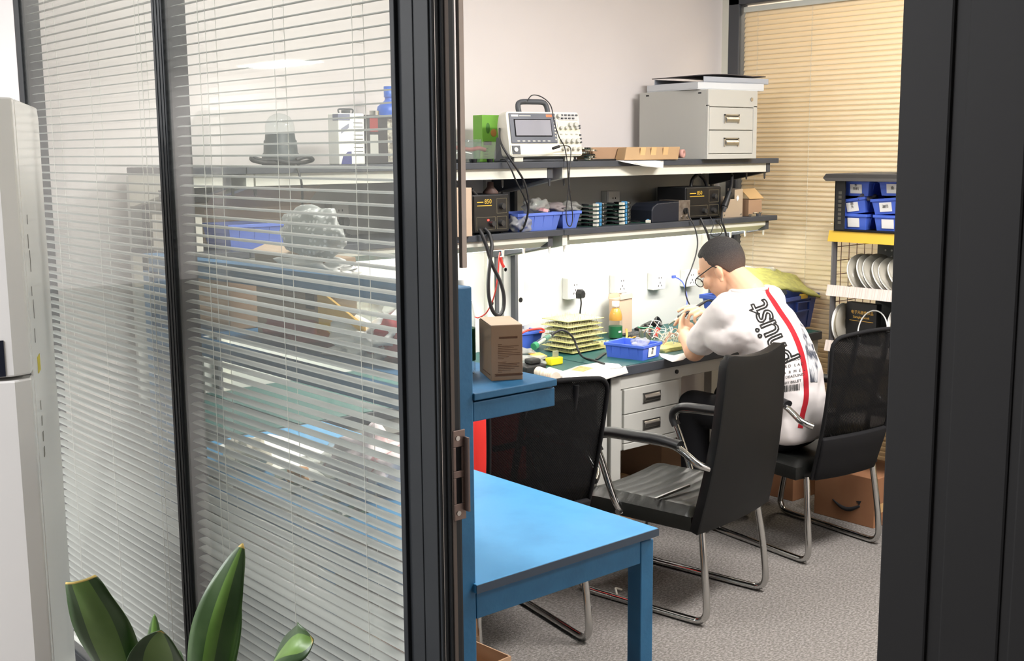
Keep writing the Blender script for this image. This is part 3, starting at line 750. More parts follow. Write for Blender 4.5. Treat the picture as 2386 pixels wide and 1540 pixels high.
M().tube([(-a_+.01, -.03, .05), (-.06, -.02, .058), (0, -.03, .05), (.05, -.02, .055), (a_-.02, -.03, .048)], .008, 8).o('red_wire_bundle', mat('dusty_red', (150, 84, 80), .7), t)
M().tube([(-a_+.01, -.04, .03), (-.06, -.045, .042), (.0, -.04, .034)], .003, 8).o('white_wire', 'white', t)

# two-drawer steel cabinet
CX0, CX1, CY0, CY1 = 4.085, 4.435, 3.425, 3.84
def small_cabinet():
    t = thing('drawer_cabinet', 'small grey steel two-drawer cabinet on the right end of the upper shelf', 'cabinet', (CX0, CY0, UZ))
    w, d, h = CX1-CX0, CY1-CY0, .307
    M().box(0, w, .012, d, 0, h).box(0, w, 0, .013, 0, .022).box(0, w, 0, .013, .232, h).box(0, .010, 0, .013, .02, .24).box(w-.028, w, 0, .013, .02, .24).o('carcass', 'grey', t, bevel=.002)
    for z0, z1 in ((.025, .135), (.139, .229)):
        pass
    for z0, z1 in ((.025, .1265), (.130, .229)):
        dr = M().box(.012, w-.030, .0005, .012, z0, z1).o('drawer', 'grey', t, bevel=.002)
        zc = (z0+z1)/2; xc = w/2-.012
        cup = M().box(xc-.052, xc-.044, -.006, 0, zc-.019, zc+.019).box(xc+.044, xc+.052, -.006, 0, zc-.019, zc+.019).box(xc-.052, xc+.052, -.006, 0, zc+.014, zc+.019)
        cup.loft([[(x_, -.001-.012*math.sin(PI*k/8), zc-.018+.03*k/8) for k in range(9)]+[(x_, .0005, zc+.013), (x_, .0005, zc-.018)] for x_ in (xc-.044, xc+.044)])
        cup.o('cup_handle', 'steel', dr)
    M().cyl((w-.045, .001, .268), (w-.045, -.004, .268), .0085, n=18).o('lock', 'steel', t)
    for y_ in (.04, d-.06): M().box(-.0008, .0005, y_, y_+.018, h-.018, h-.012).o('side_slot', 'inkblk', t)
small_cabinet()
# stack of trays on the cabinet
zt_ = UZ+.3075
t = thing('document_tray', 'pale grey document tray lying on the two-drawer cabinet', 'tray', (4.30, 3.62, zt_), -6)
M().box(-.215, .205, -.17, .17, 0, .004).box(-.215, .205, -.17, -.166, .004, .032).box(-.215, .205, .166, .17, .004, .032).box(-.215, -.211, -.17, .17, .004, .032).o('tray_body', mat('pale_grey_plastic', (206, 210, 214), .4), t, bevel=.0015)
t = thing('document_tray', 'upper grey tray overhanging to the right, under the dark folder', 'tray', (4.345, 3.63, zt_+.0335), -4)
M().box(-.21, .22, -.16, .16, 0, .004).box(-.21, .22, -.16, -.156, .004, .026).box(-.21, .22, .156, .16, .004, .026).box(.216, .22, -.16, .16, .004, .026).o('tray_body', mat('mid_grey_plastic', (170, 176, 186), .4), t, bevel=.0015)
g = [[(-.20+.42*j/10, -.16+.32*i/4, .0275+.012*math.sin(PI*(j/10))*(1-j/14)+(.004 if j > 8 else 0)) for j in range(11)] for i in range(5)]
o = M().sheet(g, .004).o('dark_folder', mat('dark_folder_card', (74, 70, 72), .6), loc=(4.325, 3.635, zt_+.0335+.003), rot=(0, 0, -7)); tag(o, 'dark grey bent folder on top of the trays', 'folder')

b = (3.4568, 3.7423, 1.5597, 1.6153)
carton('cardboard_strip_box', 'long flat brown cardboard box lying left of the folded one, upper shelf', b[0], b[1]+.02, 3.53, 3.61, UZ, UZ+.056, 'card', tape=False)
b = (3.6178, 3.9383, 1.5595, 1.6125)
t = thing('cardboard_tube_box', 'folded long cardboard box with taped bands before the steel cabinet', 'box', ((b[0]+b[1])/2, 3.485, UZ), -3)
a_ = (b[1]-b[0])/2
M().prism([(-a_-.02, -.03, 0.001), (-a_-.02, .03, .001), (-a_, .032, .052), (-a_, -.022, .056)], (2*a_, 0, 0)).o('box_body', mat('kraft_tan', (178, 148, 110), .8, noise=(8, (170, 140, 104))), t, bevel=.002)
for k in (-.45, -.05, .4): M().obox((a_*k, -.0275, .028), (.03, .001, .054), (9, 0, 0)).o('tape_band', mat('pale_tape_%d' % int(k*100), (212, 174, 124), .5), t)
o = thing('tape_roll', 'small pinkish roll of tape standing beside the steel cabinet', 'tape', (3.9639, 3.47, 1.5837))
M().lathe([(.010, -.012), (.019, -.012), (.019, .012), (.010, .012), (.010, -.012)], n=24).o('roll', mat('pink_tape', (196, 150, 140), .6), o, rot=(90, 0, 20))
g = [[(3.5508, 3.47, 1.5584), (3.6548, 3.47, 1.559), (3.8466, 3.47, 1.5513)], [(3.5585, 3.44, 1.553), (3.6627, 3.44, 1.5499), (3.8135, 3.44, 1.5426)], [(3.6572, 3.41, 1.5339), (3.7372, 3.41, 1.5273), (3.7778, 3.41, 1.5249)]]
g = [[(p[0], p[1], max(p[2], UZ+.001) if p[1] > 3.45 else p[2]) for p in r_] for r_ in g]
tag(M().sheet(g, .0008).o('paper_sheet', 'paper'), 'white sheet of paper sliding over the edge of the upper shelf', 'paper')
b = (3.334, 3.5739, 1.5595, 1.5736)
tag(M().obox(((b[0]+b[1])/2, 3.53, UZ+.004), (b[1]-b[0], .09, .007), (0, 0, 4)).o('black_board', 'black', bevel=.001), 'flat black board lying under the cardboard box on the upper shelf', 'board')
# loose circuit boards beside the oscilloscope
for k in range(6):
    p = (3.4216, 3.52, 1.5651)
    zz = UZ+.004+.009*k
    t = thing('circuit_board', ['lowest loose circuit board of the heap beside the oscilloscope', 'second lowest loose circuit board beside the oscilloscope', 'third circuit board up in the heap beside the oscilloscope', 'fourth circuit board up in the heap beside the oscilloscope', 'fifth circuit board up, skewed, beside the oscilloscope', 'topmost loose circuit board beside the oscilloscope'][k], 'circuit board', (p[0]+rnd(-.015, .015), p[1]+rnd(-.02, .02), zz), rnd(-30, 30), 'loose boards beside the oscilloscope')
    M().box(-.045, .045, -.03, .03, -.0008, .0008).o('board', random.choice(['pcb', mat('brown_board_%d' % k, (128, 108, 92), .6)]), t)
    for q in range(4): M().box(-.04+.02*q, -.028+.02*q, -.03, -.015, .0008, .0065).o('component', random.choice(['grey', 'offwhite', 'black', 'steel']), t)
# box with a black bag at the right end
b = (4.6864, 4.7751, 1.5533, 1.6056)
carton('small_carton', 'small pale carton at the right end of the upper shelf by the blind', 4.47, 4.56, 3.56, 3.68, UZ, UZ+.045, 'card2', tape=False)
g = [[(4.465+.11*j/5, 3.55+.14*i/4, UZ+.052+.05*math.sin(PI*min(1, (j+.6)/4.6))*(1-.25*abs(i-2))+rnd(-.006, .006)) for j in range(6)] for i in range(5)]
tag(M().sheet(g, .006).o('black_pouch', 'black'), 'crumpled black pouch on the small carton by the cream blind', 'bag')

# behind the blind: cans, bottle, dome lamp
def tin(name, label, u0, u1, vt, y, body, d, extra=None):
    b = F_[name]
    return b
b = (2.2722, 2.3831, 1.5632, 1.7396)
t = thing('solvent_can', 'white and blue rectangular solvent can on the upper shelf behind the blind', 'can', ((b[0]+b[1])/2, 3.63, UZ), 0)
a_ = (b[1]-b[0])/2; h = b[3]-UZ
M().box(-a_, a_, -.035, .035, 0, h).o('can_body', 'white', t, bevel=.004)
M().box(-a_-.0005, -a_*.1, -.0358, .0, h*.86, h*.985).o('grey_band', mat('grey_blue_print', (120, 124, 146), .5), t)
M().prism([(-a_*.85, -.0352, h*.01), (-a_*.05, -.0352, h*.01), (-a_*.05, -.0352, h*.26), (-a_*.35, -.0352, h*.25), (-a_*.7, -.0352, h*.16)], (0, -.0008, 0)).o('blue_print', mat('deep_blue_print', (58, 64, 128), .5), t)
M().prism([(-a_*.8, -.0352, h*.6), (-a_*.2, -.0352, h*.72), (-a_*.2, -.0352, h*.8), (-a_*.8, -.0352, h*.7)], (0, -.0008, 0)).o('grey_print', mat('grey_print', (140, 142, 160), .5), t)
for k in range(8): M().box(a_*.15, a_*.85, -.0358, -.035, h*(.25+.08*k), h*(.262+.08*k)).o('printed_line', 'printink', t)
M().cyl((0, 0, h), (0, 0, h+.012), .016, n=20).o('cap', 'dkgrey', t)
M().tube([(-.028, 0, h), (-.03, 0, h+.014), (.0, 0, h+.016), (.03, 0, h+.014), (.028, 0, h)], .003, 8).o('wire_handle', 'dkgrey', t)
b = (2.3867, 2.515, 1.5616, 1.7352)
t = thing('paint_can', 'black and red rectangular can beside the white solvent can', 'can', ((b[0]+b[1])/2, 3.63, UZ), 0)
a_ = (b[1]-b[0])/2; h = b[3]-UZ
M().box(-a_, a_, -.035, .035, 0, h).o('can_body', mat('can_black', (52, 50, 54), .4), t, bevel=.004)
M().box(-a_*.7, -a_*.15, -.0358, -.03, h*.66, h*.93).o('red_label', mat('dull_red_print', (150, 52, 52), .5), t)
M().box(-a_*.7, -a_*.15, -.0358, -.03, h*.18, h*.6).o('grey_label', 'grey', t)
M().box(a_*.5, a_*.98, -.0358, -.03, h*.04, h*.92).o('mottled_label', mat('mottled_print', (90, 82, 72), .6, noise=(60, (200, 196, 180))), t)
M().cyl((0, 0, h), (0, 0, h+.016), .018, n=20).o('cap', 'steel', t)
p = (2.5843, 3.74, 1.5596)
t = thing('jerry_bottle', 'tall blue bottle with orange label behind the black can', 'bottle', (p[0]+.02, 3.745, UZ))
M().lathe([(.052, 0), (.056, .006), (.056, .19), (.05, .215), (.026, .235), (.022, .24), (.022, .25)], n=32).o('bottle_body', mat('blue_bottle', (48, 100, 200), .35), t)
M().lathe([(.025, .25), (.025, .29), (.0, .29)], n=24).o('bottle_cap', mat('blue_cap', (60, 110, 205), .35), t)
M().lathe([(.0567, .06), (.0567, .165)], n=32).o('orange_label', mat('orange_label', (224, 150, 84), .5), t)
p = (2.0407, 3.6, 1.5639)
t = thing('dome_lamp', 'dark stepped unit under a clear dome with coiled cable, behind the blind', 'lamp', (p[0], 3.60, UZ))
M().lathe([(.062, 0), (.066, .004), (.064, .035), (.062, .04), (.058, .045), (.056, .085), (.052, .088), (.05, .108), (.046, .112)], n=32).o('lamp_base', mat('dark_teal_plastic', (58, 66, 68), .5), t)
M().lathe([(.049, .110), (.050, .130), (.046, .150), (.034, .166), (.018, .175), (.001, .178)], n=32).o('clear_dome', 'clear', t)
M().tube([(-.05, -.05, .01), (-.10, -.06, .012), (-.13, -.04, .02), (-.12, -.02, .03), (-.09, -.03, .02), (-.05, -.05, .02), (-.02, -.07, .012), (.03, -.07, .01), (.07, -.05, .012), (.09, -.06, .02), (.06, -.07, .03), (.02, -.07, .02)], .007, 8).o('coiled_cable', 'cable', t)
M().tube([(-0.0171, -0.13, 0.0022), (-0.0244, -0.155, -0.0189), (-0.016, -0.16, -0.0617), (0.0786, 0.0, -0.1412)], .004, 8).o('hanging_lead', 'cable', t)

# ------------------------------------------------------------------ things on the lower shelf
def station(x0, x1, y0, y1, h, label, led=True, handle=True):
    w = x1-x0; d = y1-y0
    t = thing('rework_station', label, 'soldering station', (x0, y0, LZ))
    M().box(0, w, .004, d, .006, h).o('case', 'black', t, bevel=.004)
    M().box(.004, w-.004, -.001, .005, .010, h-.004).o('front_panel', mat('black_panel', (22, 22, 23), .4), t, bevel=.001)
    text('850', .024, 'yellowstrip', t, (w*.30, -.0015, h-.034), (90, 0, 0), 'number')
    M().box(w*.10, w*.27, -.0018, -.0008, h-.030, h-.026).o('maker_line', 'yellowstrip', t)
    M().box(w*.10, w*.50, -.0018, -.0008, h-.043, h-.040).o('caption_line', 'yellowstrip', t)
    for (a, b_, c, e) in ((.64, .92, .52, .90), (.64, .92, .12, .44), (.08, .60, .12, .44)):
        f = M(); x_0, x_1, z_0, z_1 = w*a, w*b_, h*c, h*e; q = .0011
        f.box(x_0, x_1, -.0018, -.0008, z_0, z_0+q).box(x_0, x_1, -.0018, -.0008, z_1-q, z_1).box(x_0, x_0+q, -.0018, -.0008, z_0, z_1).box(x_1-q, x_1, -.0018, -.0008, z_0, z_1)
        f.o('panel_outline', mat('grey_line', (120, 112, 90), .6), t)
    for kx, kz in ((.78, .70), (.76, .27), (.50, .27)):
        M().cyl((w*kx, -.001, h*kz), (w*kx, -.016, h*kz), .0125, .0105, 20).o('knob', mat('dark_knob', (46, 46, 46), .5), t)
    if led: M().sphere((w*.40, -.002, h*.36), .0042, nu=12, nv=8).o('red_indicator', 'redlight', t)
    if handle: M().tube([(w*.46, d*.4, h), (w*.50, d*.4, h+.032), (w*.62, d*.4, h+.052), (w*.70, d*.4, h+.052), (w*.84, d*.4, h+.030), (w*.92, d*.4, h)], .008, 10).o('carry_handle', 'black', t)
    for fx in (.02, w-.02): M().cyl((fx, .03, 0), (fx, .03, .008), .008, n=12).o('foot', 'black', t)
    return t
b = (2.7853, 2.9655, 1.2743, 1.3963)
station(b[0], b[1], 3.475, 3.66, .152, 'black 850 hot air station with red light, left end of the lower shelf', True, False)
p = (2.9414, 3.56, 1.4116)
t = thing('brown_nozzle', 'brown funnel-shaped nozzle standing on the left soldering station', 'nozzle', (p[0], 3.56, LZ+.152))
M().lathe([(.030, 0), (.031, .006), (.014, .026), (.012, .045), (.0, .046)], n=24).o('funnel', mat('brown_rubber', (104, 82, 76), .6), t)
cable('thick black hose coming over the left soldering station', [(2.7969, 3.5, 1.4569), (2.8218, 3.5, 1.4351), (2.8468, 3.5, 1.4097), (2.9137, 3.54, 1.3963)], .008, name='hose')
cable('thick black hose looping down below the left soldering station', [(2.8001, 3.455, 1.307), (2.8001, 3.44, 1.2865), (2.8123, 3.43, 1.2423), (2.8285, 3.42, 1.1764), (2.8682, 3.42, 1.1075), (2.8869, 3.42, 1.0478), (2.8819, 3.42, 0.9947), (2.8557, 3.42, 0.9755), (2.8281, 3.42, 0.9998), (2.8119, 3.42, 1.0543), (2.8107, 3.42, 1.1202), (2.8225, 3.42, 1.2014), (2.8379, 3.43, 1.249), (2.8422, 3.45, 1.2887), (2.8253, 3.46, 1.3104)], .0075, name='hose')
cable('thin red wire hanging from the lower shelf beside the black hose', [(2.9368, 3.5, 1.2092), (2.9322, 3.5, 1.1892), (2.9414, 3.52, 1.1195), (2.9545, 3.55, 1.0562), (2.9752, 3.6, 0.9981), (2.9841, 3.65, 0.9486), (2.9859, 3.7, 0.9256), (2.9817, 3.72, 0.9275)], .0028, 'redwire', 'red_wire', 'wire')
t = thing('wire_clip', 'small red clip with ring hanging beside the red wire', 'clip', (2.9388, 3.5, 1.1922))
M().tube([(0.0, 0.0, 0.0), (0.0063, 0.0, -0.0241), (0.0171, 0.0, -0.0418)], .006, 8).o('clip_body', 'redwire', t)
M().lathe([(.006, -.001), (.008, 0), (.006, .001), (.005, 0), (.006, -.001)], n=20).o('ring', 'cable', t, loc=(0.0258, 0.0, -0.0526), rot=(90, 0, 0))
b = (2.6701, 2.7516, 1.2881, 1.4668)
carton('upright_carton', 'small pinkish carton standing on the lower shelf beside the door post', b[1]-.16, b[1], 3.44, 3.56, LZ, b[3], 'card2', tape=False)

def tote(name, label, c, w, d, h, mt='bin', rz=0, group=None, tagtxt=None, ribs=3, tagside='y', flare=.012, cat='bin'):
    """open plastic bin with rim, ribs and an optional paper tag"""
    t = thing(name, label, cat, c, rz, group)
    a, b = w/2, d/2; f = flare; th = .003
    ro = lambda q, z: [(-a-q, -b-q, z), (a+q, -b-q, z), (a+q, b+q, z), (-a-q, b+q, z)]
    m = M().loft([ro(-f-th, .004), ro(-th, h-.001), ro(.005, h), ro(.005, h-.012), ro(.0, h-.012), ro(-f, 0)], 0, False, True)
    m.f[-2] = tuple(reversed(m.f[-2]))
    m.o('bin_shell', mt, t, bevel=.0015)
    for s_ in (-1, 1):
        for k in range(ribs):
            x = -a+f+(2*a-2*f)*(k+.5)/ribs-.0015+(.001 if s_ > 0 else 0)
            M().prism([(x, s_*(b-f), .003), (x, s_*(b+.0028), h-.012), (x, s_*(b-.004), h-.012)], (.003, 0, 0)).o('rib', mt, t)
    if tagtxt is not None:
        g = f*.5
        if tagside == 'y':
            lab = M().obox((0, -b+g*.9-.0022, h*.45), (min(.05, w*.4), .0012, h*.55), (math.degrees(math.atan2(f, h)), 0, 0)).o('paper_label', 'paper', t)
            if tagtxt: text(tagtxt, h*.24, 'inkblk', t, (0, -b+g*.9-.0034, h*.50), (90+math.degrees(math.atan2(f, h)), 0, 0), 'handwriting', 'CENTER')
        elif tagside == '-x':
            M().obox((-a+g*.9-.0022, 0, h*.45), (.0012, min(.06, d*.45), h*.58), (0, -math.degrees(math.atan2(f, h)), 0)).o('paper_label', 'paper', t)
            if tagtxt: text(tagtxt, h*.22, 'inkblk', t, (-a+g*.9-.0044, 0, h*(.60 if '\n' in tagtxt else .42)), (90+math.degrees(math.atan2(f, h)), 0, -90), 'handwriting', 'CENTER')
        else:
            M().obox((a-g*.9+.0030, 0, h*.47), (.0012, min(.06, d*.45), h*.62), (0, math.degrees(math.atan2(f, h)), 0)).o('paper_label', 'paper', t)
            if tagtxt: text(tagtxt, h*.24, 'inkblk', t, (a-g*.9+.0050, 0, h*.56), (90+math.degrees(math.atan2(f, h)), 0, 90), 'handwriting', 'CENTER')
    return t
def blob_bag(name, label, c, size, mt='bag', seed=0, nu=30, nv=20, group=None, cat='bag', crumple=.28):
    """crumpled bag: a closed lumpy skin"""
    rs = random.Random(seed); ph = [(rs.uniform(1.2, 4.2), rs.uniform(1.2, 4.2), rs.uniform(1.2, 4.2), rs.uniform(0, 6)) for _ in range(6)]
    def fn(q):
        s = 0
        for a, b, c_, d in ph: s += math.sin(a*q[0]*2+d)*math.sin(b*q[1]*2-d)*math.cos(c_*q[2]*2+d)
        return 1+crumple*s/2
    m = M().sphere((0, 0, 0), size, nu=nu, nv=nv, fn=fn)
    m.v = [(x, y, max(z, -size[2]*.92)) for x, y, z in m.v]
    o = m.o(name, mt, loc=(c[0], c[1], c[2]+size[2]*.93)); return tag(o, label, cat, group)
b = (3.0055, 3.2426, 1.2869, 1.3501)
tote('parts_bin', 'blue parts bin heaped with bags on the lower shelf, nearer one', ((b[0]+b[1])/2, 3.565, LZ), b[1]-b[0]-.01, .18, .072, 'binlt', ribs=4)
b = (3.2658, 3.3778, 1.2844, 1.3461)
tote('parts_bin', 'blue parts bin with bags, right behind the heaped one on the lower shelf', (b[1]-.05, 3.60, LZ), .10, .19, .070, 'binlt', ribs=2)
for k, (u, v, yy, sx, sz, mt, lab) in enumerate(((1250, 492, 3.55, .055, .034, 'bagdull', 'clear bag of parts heaped in the left blue bin'), (1262, 474, 3.62, .05, .022, mat('green_parts', (70, 120, 96), .6), 'green boards sticking up from the left blue bin'), (1285, 492, 3.56, .055, .024, mat('grey_parts', (120, 112, 112), .6), 'dull grey bag on the right of the left blue bin'), (1325, 492, 3.58, .045, .024, 'bagdull', 'clear bag in the right-hand blue bin of the lower shelf'))):
    p = Vector([(3.1743, 3.55, 1.3504), (3.2659, 3.62, 1.3745), (3.2663, 3.56, 1.3463), (3.3824, 3.58, 1.3409)][k])
    blob_bag('parts_bag', lab, (p.x, p.y, max(p.z-sz, LZ+.06)), (sx, .05, sz), mt, 11+k)
blob_bag('parts_bag', 'clear bag of small parts between the soldering station and the blue bin', (3.0379, 3.5, 1.285), (.055, .04, .035), 'bagdull', 3)
p = (3.1804, 3.51, 1.3463)
tag(M().obox((p[0]-.02, 3.50, LZ+.082), (.03, .04, .012), (6, 10, 8)).o('eraser_block', mat('pink_rubber', (226, 170, 172), .6)), 'small pink block on the rim of the left blue bin', 'block')

def board_pile(n, c, label, rz, skew, group, order):
    for k in range(n):
        t = thing('circuit_board', label % order[k] if '%s' in label else label, 'circuit board', (c[0]+skew[0]*k, c[1]+skew[1]*k, c[2]+.0016+.0165*k), rz+rnd(-2, 2), group)
        M().box(-.045, .045, -.055, .055, -.0008, .0008).o('board', 'pcb', t)
        for x, w_, h_, mt, nm in ((-.031, .016, .011, 'offwhite', 'terminal_block'), (.0, .018, .014, mat_blue, 'blue_connector')):
            M().box(x-w_/2, x+w_/2, -.057, -.036, .0008, .0008+h_).o(nm, mt, t, bevel=.0008)
        M().box(.018, .046, -.061, -.036, .0008, .0125).o('serial_connector', 'steel', t, bevel=.003)
        M().box(.024, .040, -.0615, -.060, .004, .009).o('connector_insert', 'blackm', t)
        for q in range(3): M().box(-.03+.022*q, -.018+.022*q, -.01+.015*q, .008+.015*q, .0008, .008).o('chip', 'black', t)
    return t
mat_blue = mat('connector_blue', (70, 140, 190), .4)
ordn = ['lowest', 'second', 'third', 'fourth', 'fifth', 'sixth', 'topmost']
board_pile(6, (3.4633, 3.545, 1.285), '%s green board, counted up, in the left pile on the lower shelf', 24, (.0012, .001), 'left pile of green boards on the lower shelf', ['lowest', 'second', 'third', 'fourth', 'fifth', 'topmost'])
board_pile(6, (3.6232, 3.55, 1.285), '%s green board, counted up, in the right pile on the lower shelf', 24, (.0, .0), 'right pile of green boards on the lower shelf', ['lowest', 'second', 'third', 'fourth', 'fifth', 'topmost'])
board_pile(1, (3.779, 3.55, 1.285), 'single green circuit board lying alone left of the dark power pack', 34, (0, 0), None, ['x'])

b = (3.7973, 3.9746, 1.2892, 1.3687)
t = thing('power_pack', 'dark power pack with rounded top and silver socket face, lower shelf', 'power supply', (b[0], 3.49, LZ))
w = b[1]-b[0]; h = .088
M().prism([(0, .0, 0), (w, 0, 0), (w, 0, h), (w*.2, 0, h-.004), (w*.05, 0, h-.018), (0, 0, h-.035)], (0, .13, 0)).o('case', mat('navy_black_plastic', (30, 34, 44), .4), t, bevel=.004)
b2 = (3.9687, 4.047, 1.2933, 1.3702)
M().box(w, w+.075, -.0, .12, .002, h+.004).o('metal_face', mat('dull_silver', (170, 160, 150), .35, .7, noise=(30, (120, 108, 98))), t, bevel=.001)
M().cyl((w+.042, 0, .045), (w+.042, -.008, .045), .014, n=18).o('socket_ring', 'black', t)
for k in (.022, .056): M().cyl((w+k, 0, .018), (w+k, -.006, .018), .007, n=14).o('terminal', 'steel', t)
b = (4.0263, 4.2724, 1.2778, 1.4124)
station(b[0], b[1], 3.495, 3.67, .148, 'black 850 soldering station with carry handle, right part of the lower shelf', False, True)
t = thing('steel_holder', 'beige steel sheet box with cut-out holding the hot air wand', 'holder', (4.292, 3.50, LZ))
w = 0.14559999999999995
m = M().prism([(0, 0, 0), (w, 0, 0), (w, 0, .132), (w*.58, 0, .128), (w*.58, 0, .085), (w*.30, 0, .085), (w*.30, 0, .10), (0, 0, .10)], (0, .003, 0)).box(0, w, .003, .09, 0, .003).box(w-.003, w, .003, .09, .003, .132).box(0, .003, .003, .09, .003, .10)
m.o('sheet_box', mat('beige_steel', (206, 190, 170), .35, .5), t, bevel=.001)
for k in (.012, w-.012): M().cyl((k, -.002, .012), (k, .001, .012), .004, n=12).o('screw', 'steel', t)
M().prism([(w*.66, -.0005, .09), (w*.74, -.0005, .102), (w*.80, -.0005, .088), (w*.72, -.0005, .074)], (0, -.0008, 0)).o('sticker', 'paper', t)
t = thing('hot_air_wand', 'black hot air wand leaning in the steel holder', 'tool', (4.2875, 3.475, 1.3613))
off = [(0.0926, 0.045, 0.1199), (0.0629, 0.025, 0.073), (0.0266, 0.005, 0.0426), (0.0028, 0.0, 0.0098), (-0.0148, 0.0, -0.0231)]
M().tube([off[0], off[1], off[2]], .0075, 10).o('wand_hose', 'cable', t)
M().cyl(off[2], off[4], .013, .016, 16).o('wand_grip', 'black', t)
M().cyl(off[4], (off[4][0]-.006, off[4][1], off[4][2]-.022), .014, .008, 14).o('wand_collar', 'dkgrey', t)
cable('black hose of the hot air wand hanging down behind the head', [(4.2605, 3.47, 1.3348), (4.2185, 3.445, 1.3059), (4.2074, 3.43, 1.2678), (4.2269, 3.43, 1.2276), (4.2404, 3.43, 1.1876), (4.2732, 3.44, 1.1257)], .005, name='hose')
cable('thin black lead arcing under the right light rail', [(4.149, 3.455, 1.2986), (4.1531, 3.44, 1.2601), (4.1361, 3.44, 1.2221), (4.1727, 3.44, 1.2065), (4.2088, 3.44, 1.2183), (4.2264, 3.45, 1.2425), (4.1887, 3.455, 1.2833)], .0022, name='lead')
cable('stout black cable dropping from the right station behind the head', [(4.0806, 3.455, 1.2958), (4.0876, 3.435, 1.2538), (4.1064, 3.43, 1.2144), (4.1346, 3.44, 1.1637), (4.1757, 3.46, 1.0911)], .0055, name='cable')
cable('long thin black cable from the shelf down to the soldering iron', [(4.0209, 3.48, 1.3358), (4.0043, 3.455, 1.3048), (4.0169, 3.435, 1.261), (4.0212, 3.42, 1.2002), (4.0138, 3.42, 1.1431), (3.9833, 3.42, 1.0779), (3.9498, 3.42, 1.0228), (3.9451, 3.42, 0.9751), (3.9488, 3.41, 0.9372), (3.9551, 3.4, 0.9144)], .0032, name='cable')
t = thing('open_carton', 'small tan carton with raised flap at the right end of the lower shelf', 'box', (4.4698, 3.49, LZ), -8)
M().box(0, .085, .0, .10, 0, .078).o('box_body', 'card', t, bevel=.001)
M().obox((.05, .03, .105), (.10, .075, .003), (38, 0, 4)).o('box_flap', mat('tan_flap', (190, 156, 108), .8), t)
for k, lab in enumerate(('small metal connector left on the right end of the lower shelf', 'dark screw clamp at the very tip of the lower shelf')):
    t = thing('metal_part', lab, 'part', (4.4801+.045*k+.0, 3.475, LZ), 20*k)
    M().box(-.018, .018, -.008, .008, 0, .012).o('part_body', 'dkgrey' if k else 'steel', t, bevel=.001)
    M().cyl((.0, -.006, .016), (.028, -.006, .016), .004, n=10).o('pin', 'steel', t)
# lower shelf behind the blind
b = (1.7852, 2.0308, 1.2849, 1.3534)
tote('parts_bin', 'blue parts bin seen through the blind on the lower shelf', ((b[0]+b[1])/2, 3.60, LZ), b[1]-b[0], .19, .085, 'binlt', ribs=4)
t = thing('open_carton', 'open cardboard box behind the blue bin seen through the blind', 'box', (2.02, 3.75, LZ))
M().box(-.22, .20, -.04, .08, 0, .150).o('box_body', 'card2', t, bevel=.002)
M().obox((-.02, -.09, .165), (.40, .12, .003), (-35, 0, 0)).o('box_flap', 'card2', t)
t = thing('corner_carton', 'pale carton on its side at the left end of the lower shelf', 'box', (1.66, 3.62, LZ))
M().box(-.05, .05, -.08, .08, 0, .12).o('box_body', 'paper2', t, bevel=.002)

# ------------------------------------------------------------------ things on the desk
def board_grid(c, w, d, mt, ncols, nrows, ph, th=.0016): pass
st = (3.3925, 3.5438, 0.75)
sx0, sy0 = st[0], st[1]
for k in range(7):
    lab = ['lowest', 'second', 'third', 'fourth', 'fifth', 'sixth', 'topmost'][k]+' pale yellow pin board, counted up, in the stack on the desk'
    z = .757+.0215*k
    sk = [(0, 0, 3), (-.015, -.005, 1), (-.008, 0, 2), (.010, .0, -1), (.004, .012, 3), (-.004, .012, 1), (.012, .02, -4)][k]
    t = thing('pin_board', lab, 'circuit board', (sx0+.045+sk[0], sy0+.06+sk[1], z), 2+sk[2], 'yellow pin boards stacked on the desk')
    M().box(-.105, .105, -.085, .085, -.0012, .0012).o('board', 'pcbyellow', t, bevel=.0005)
    pm = M(); rs = random.Random(k)
    for a in range(20):
        for b_ in range(8):
            x, y = -.097+.194*a/19+rs.uniform(-.002, .002), -.075+.15*b_/7+rs.uniform(-.002, .002)
            hh = rs.uniform(.012, .0185) if k < 6 else rs.choice([.002, .003, .003, .012])
            pm.box(x-.0005, x+.0005, y-.0005, y+.0005, .0012, .0012+hh)
    o = pm.o('pin_field', 'pin', t); o['kind'] = 'stuff'
    M().box(-.09, .09, -.07, .07, .0012, .0075 if k < 6 else .0016).o('part_rows', mat('grey_brown_parts_%d' % k, (136, 128, 104) if k < 6 else (228, 226, 160), .6, noise=(90, (210, 208, 160))), t)
b = (3.3277, 3.6472, 0.7354, 0.8149)
p0 = (3.4108, 3.3823, 0.75); p1 = (3.4626, 3.1955, 0.75); p2 = (3.6147, 3.2752, 0.75)
q0, q1, q2 = [Vector(q) for q in ((3.3976, 3.3667, 0.75), (3.4331, 3.1965, 0.75), (3.6069, 3.2682, 0.75))]
tote('parts_bin', 'blue parts bin with white paper label on the desk front edge', ((q0.x+q2.x)/2, (q0.y+q2.y)/2, .75), (q1-q0).length+.010, (q2-q1).length*.72+.006, .062, 'bin', rz=math.degrees(math.atan2(q1.y-q0.y, q1.x-q0.x)), ribs=4, tagtxt='物\n料', tagside='+x', flare=.006)
c_ = (3.5067, 3.2609, 0.79)
blob_bag('parts_bag', 'clear bag of small screws poking out of the desk bin', (c_[0], c_[1]+.02, .775), (.042, .03, .03), 'bag', 21)
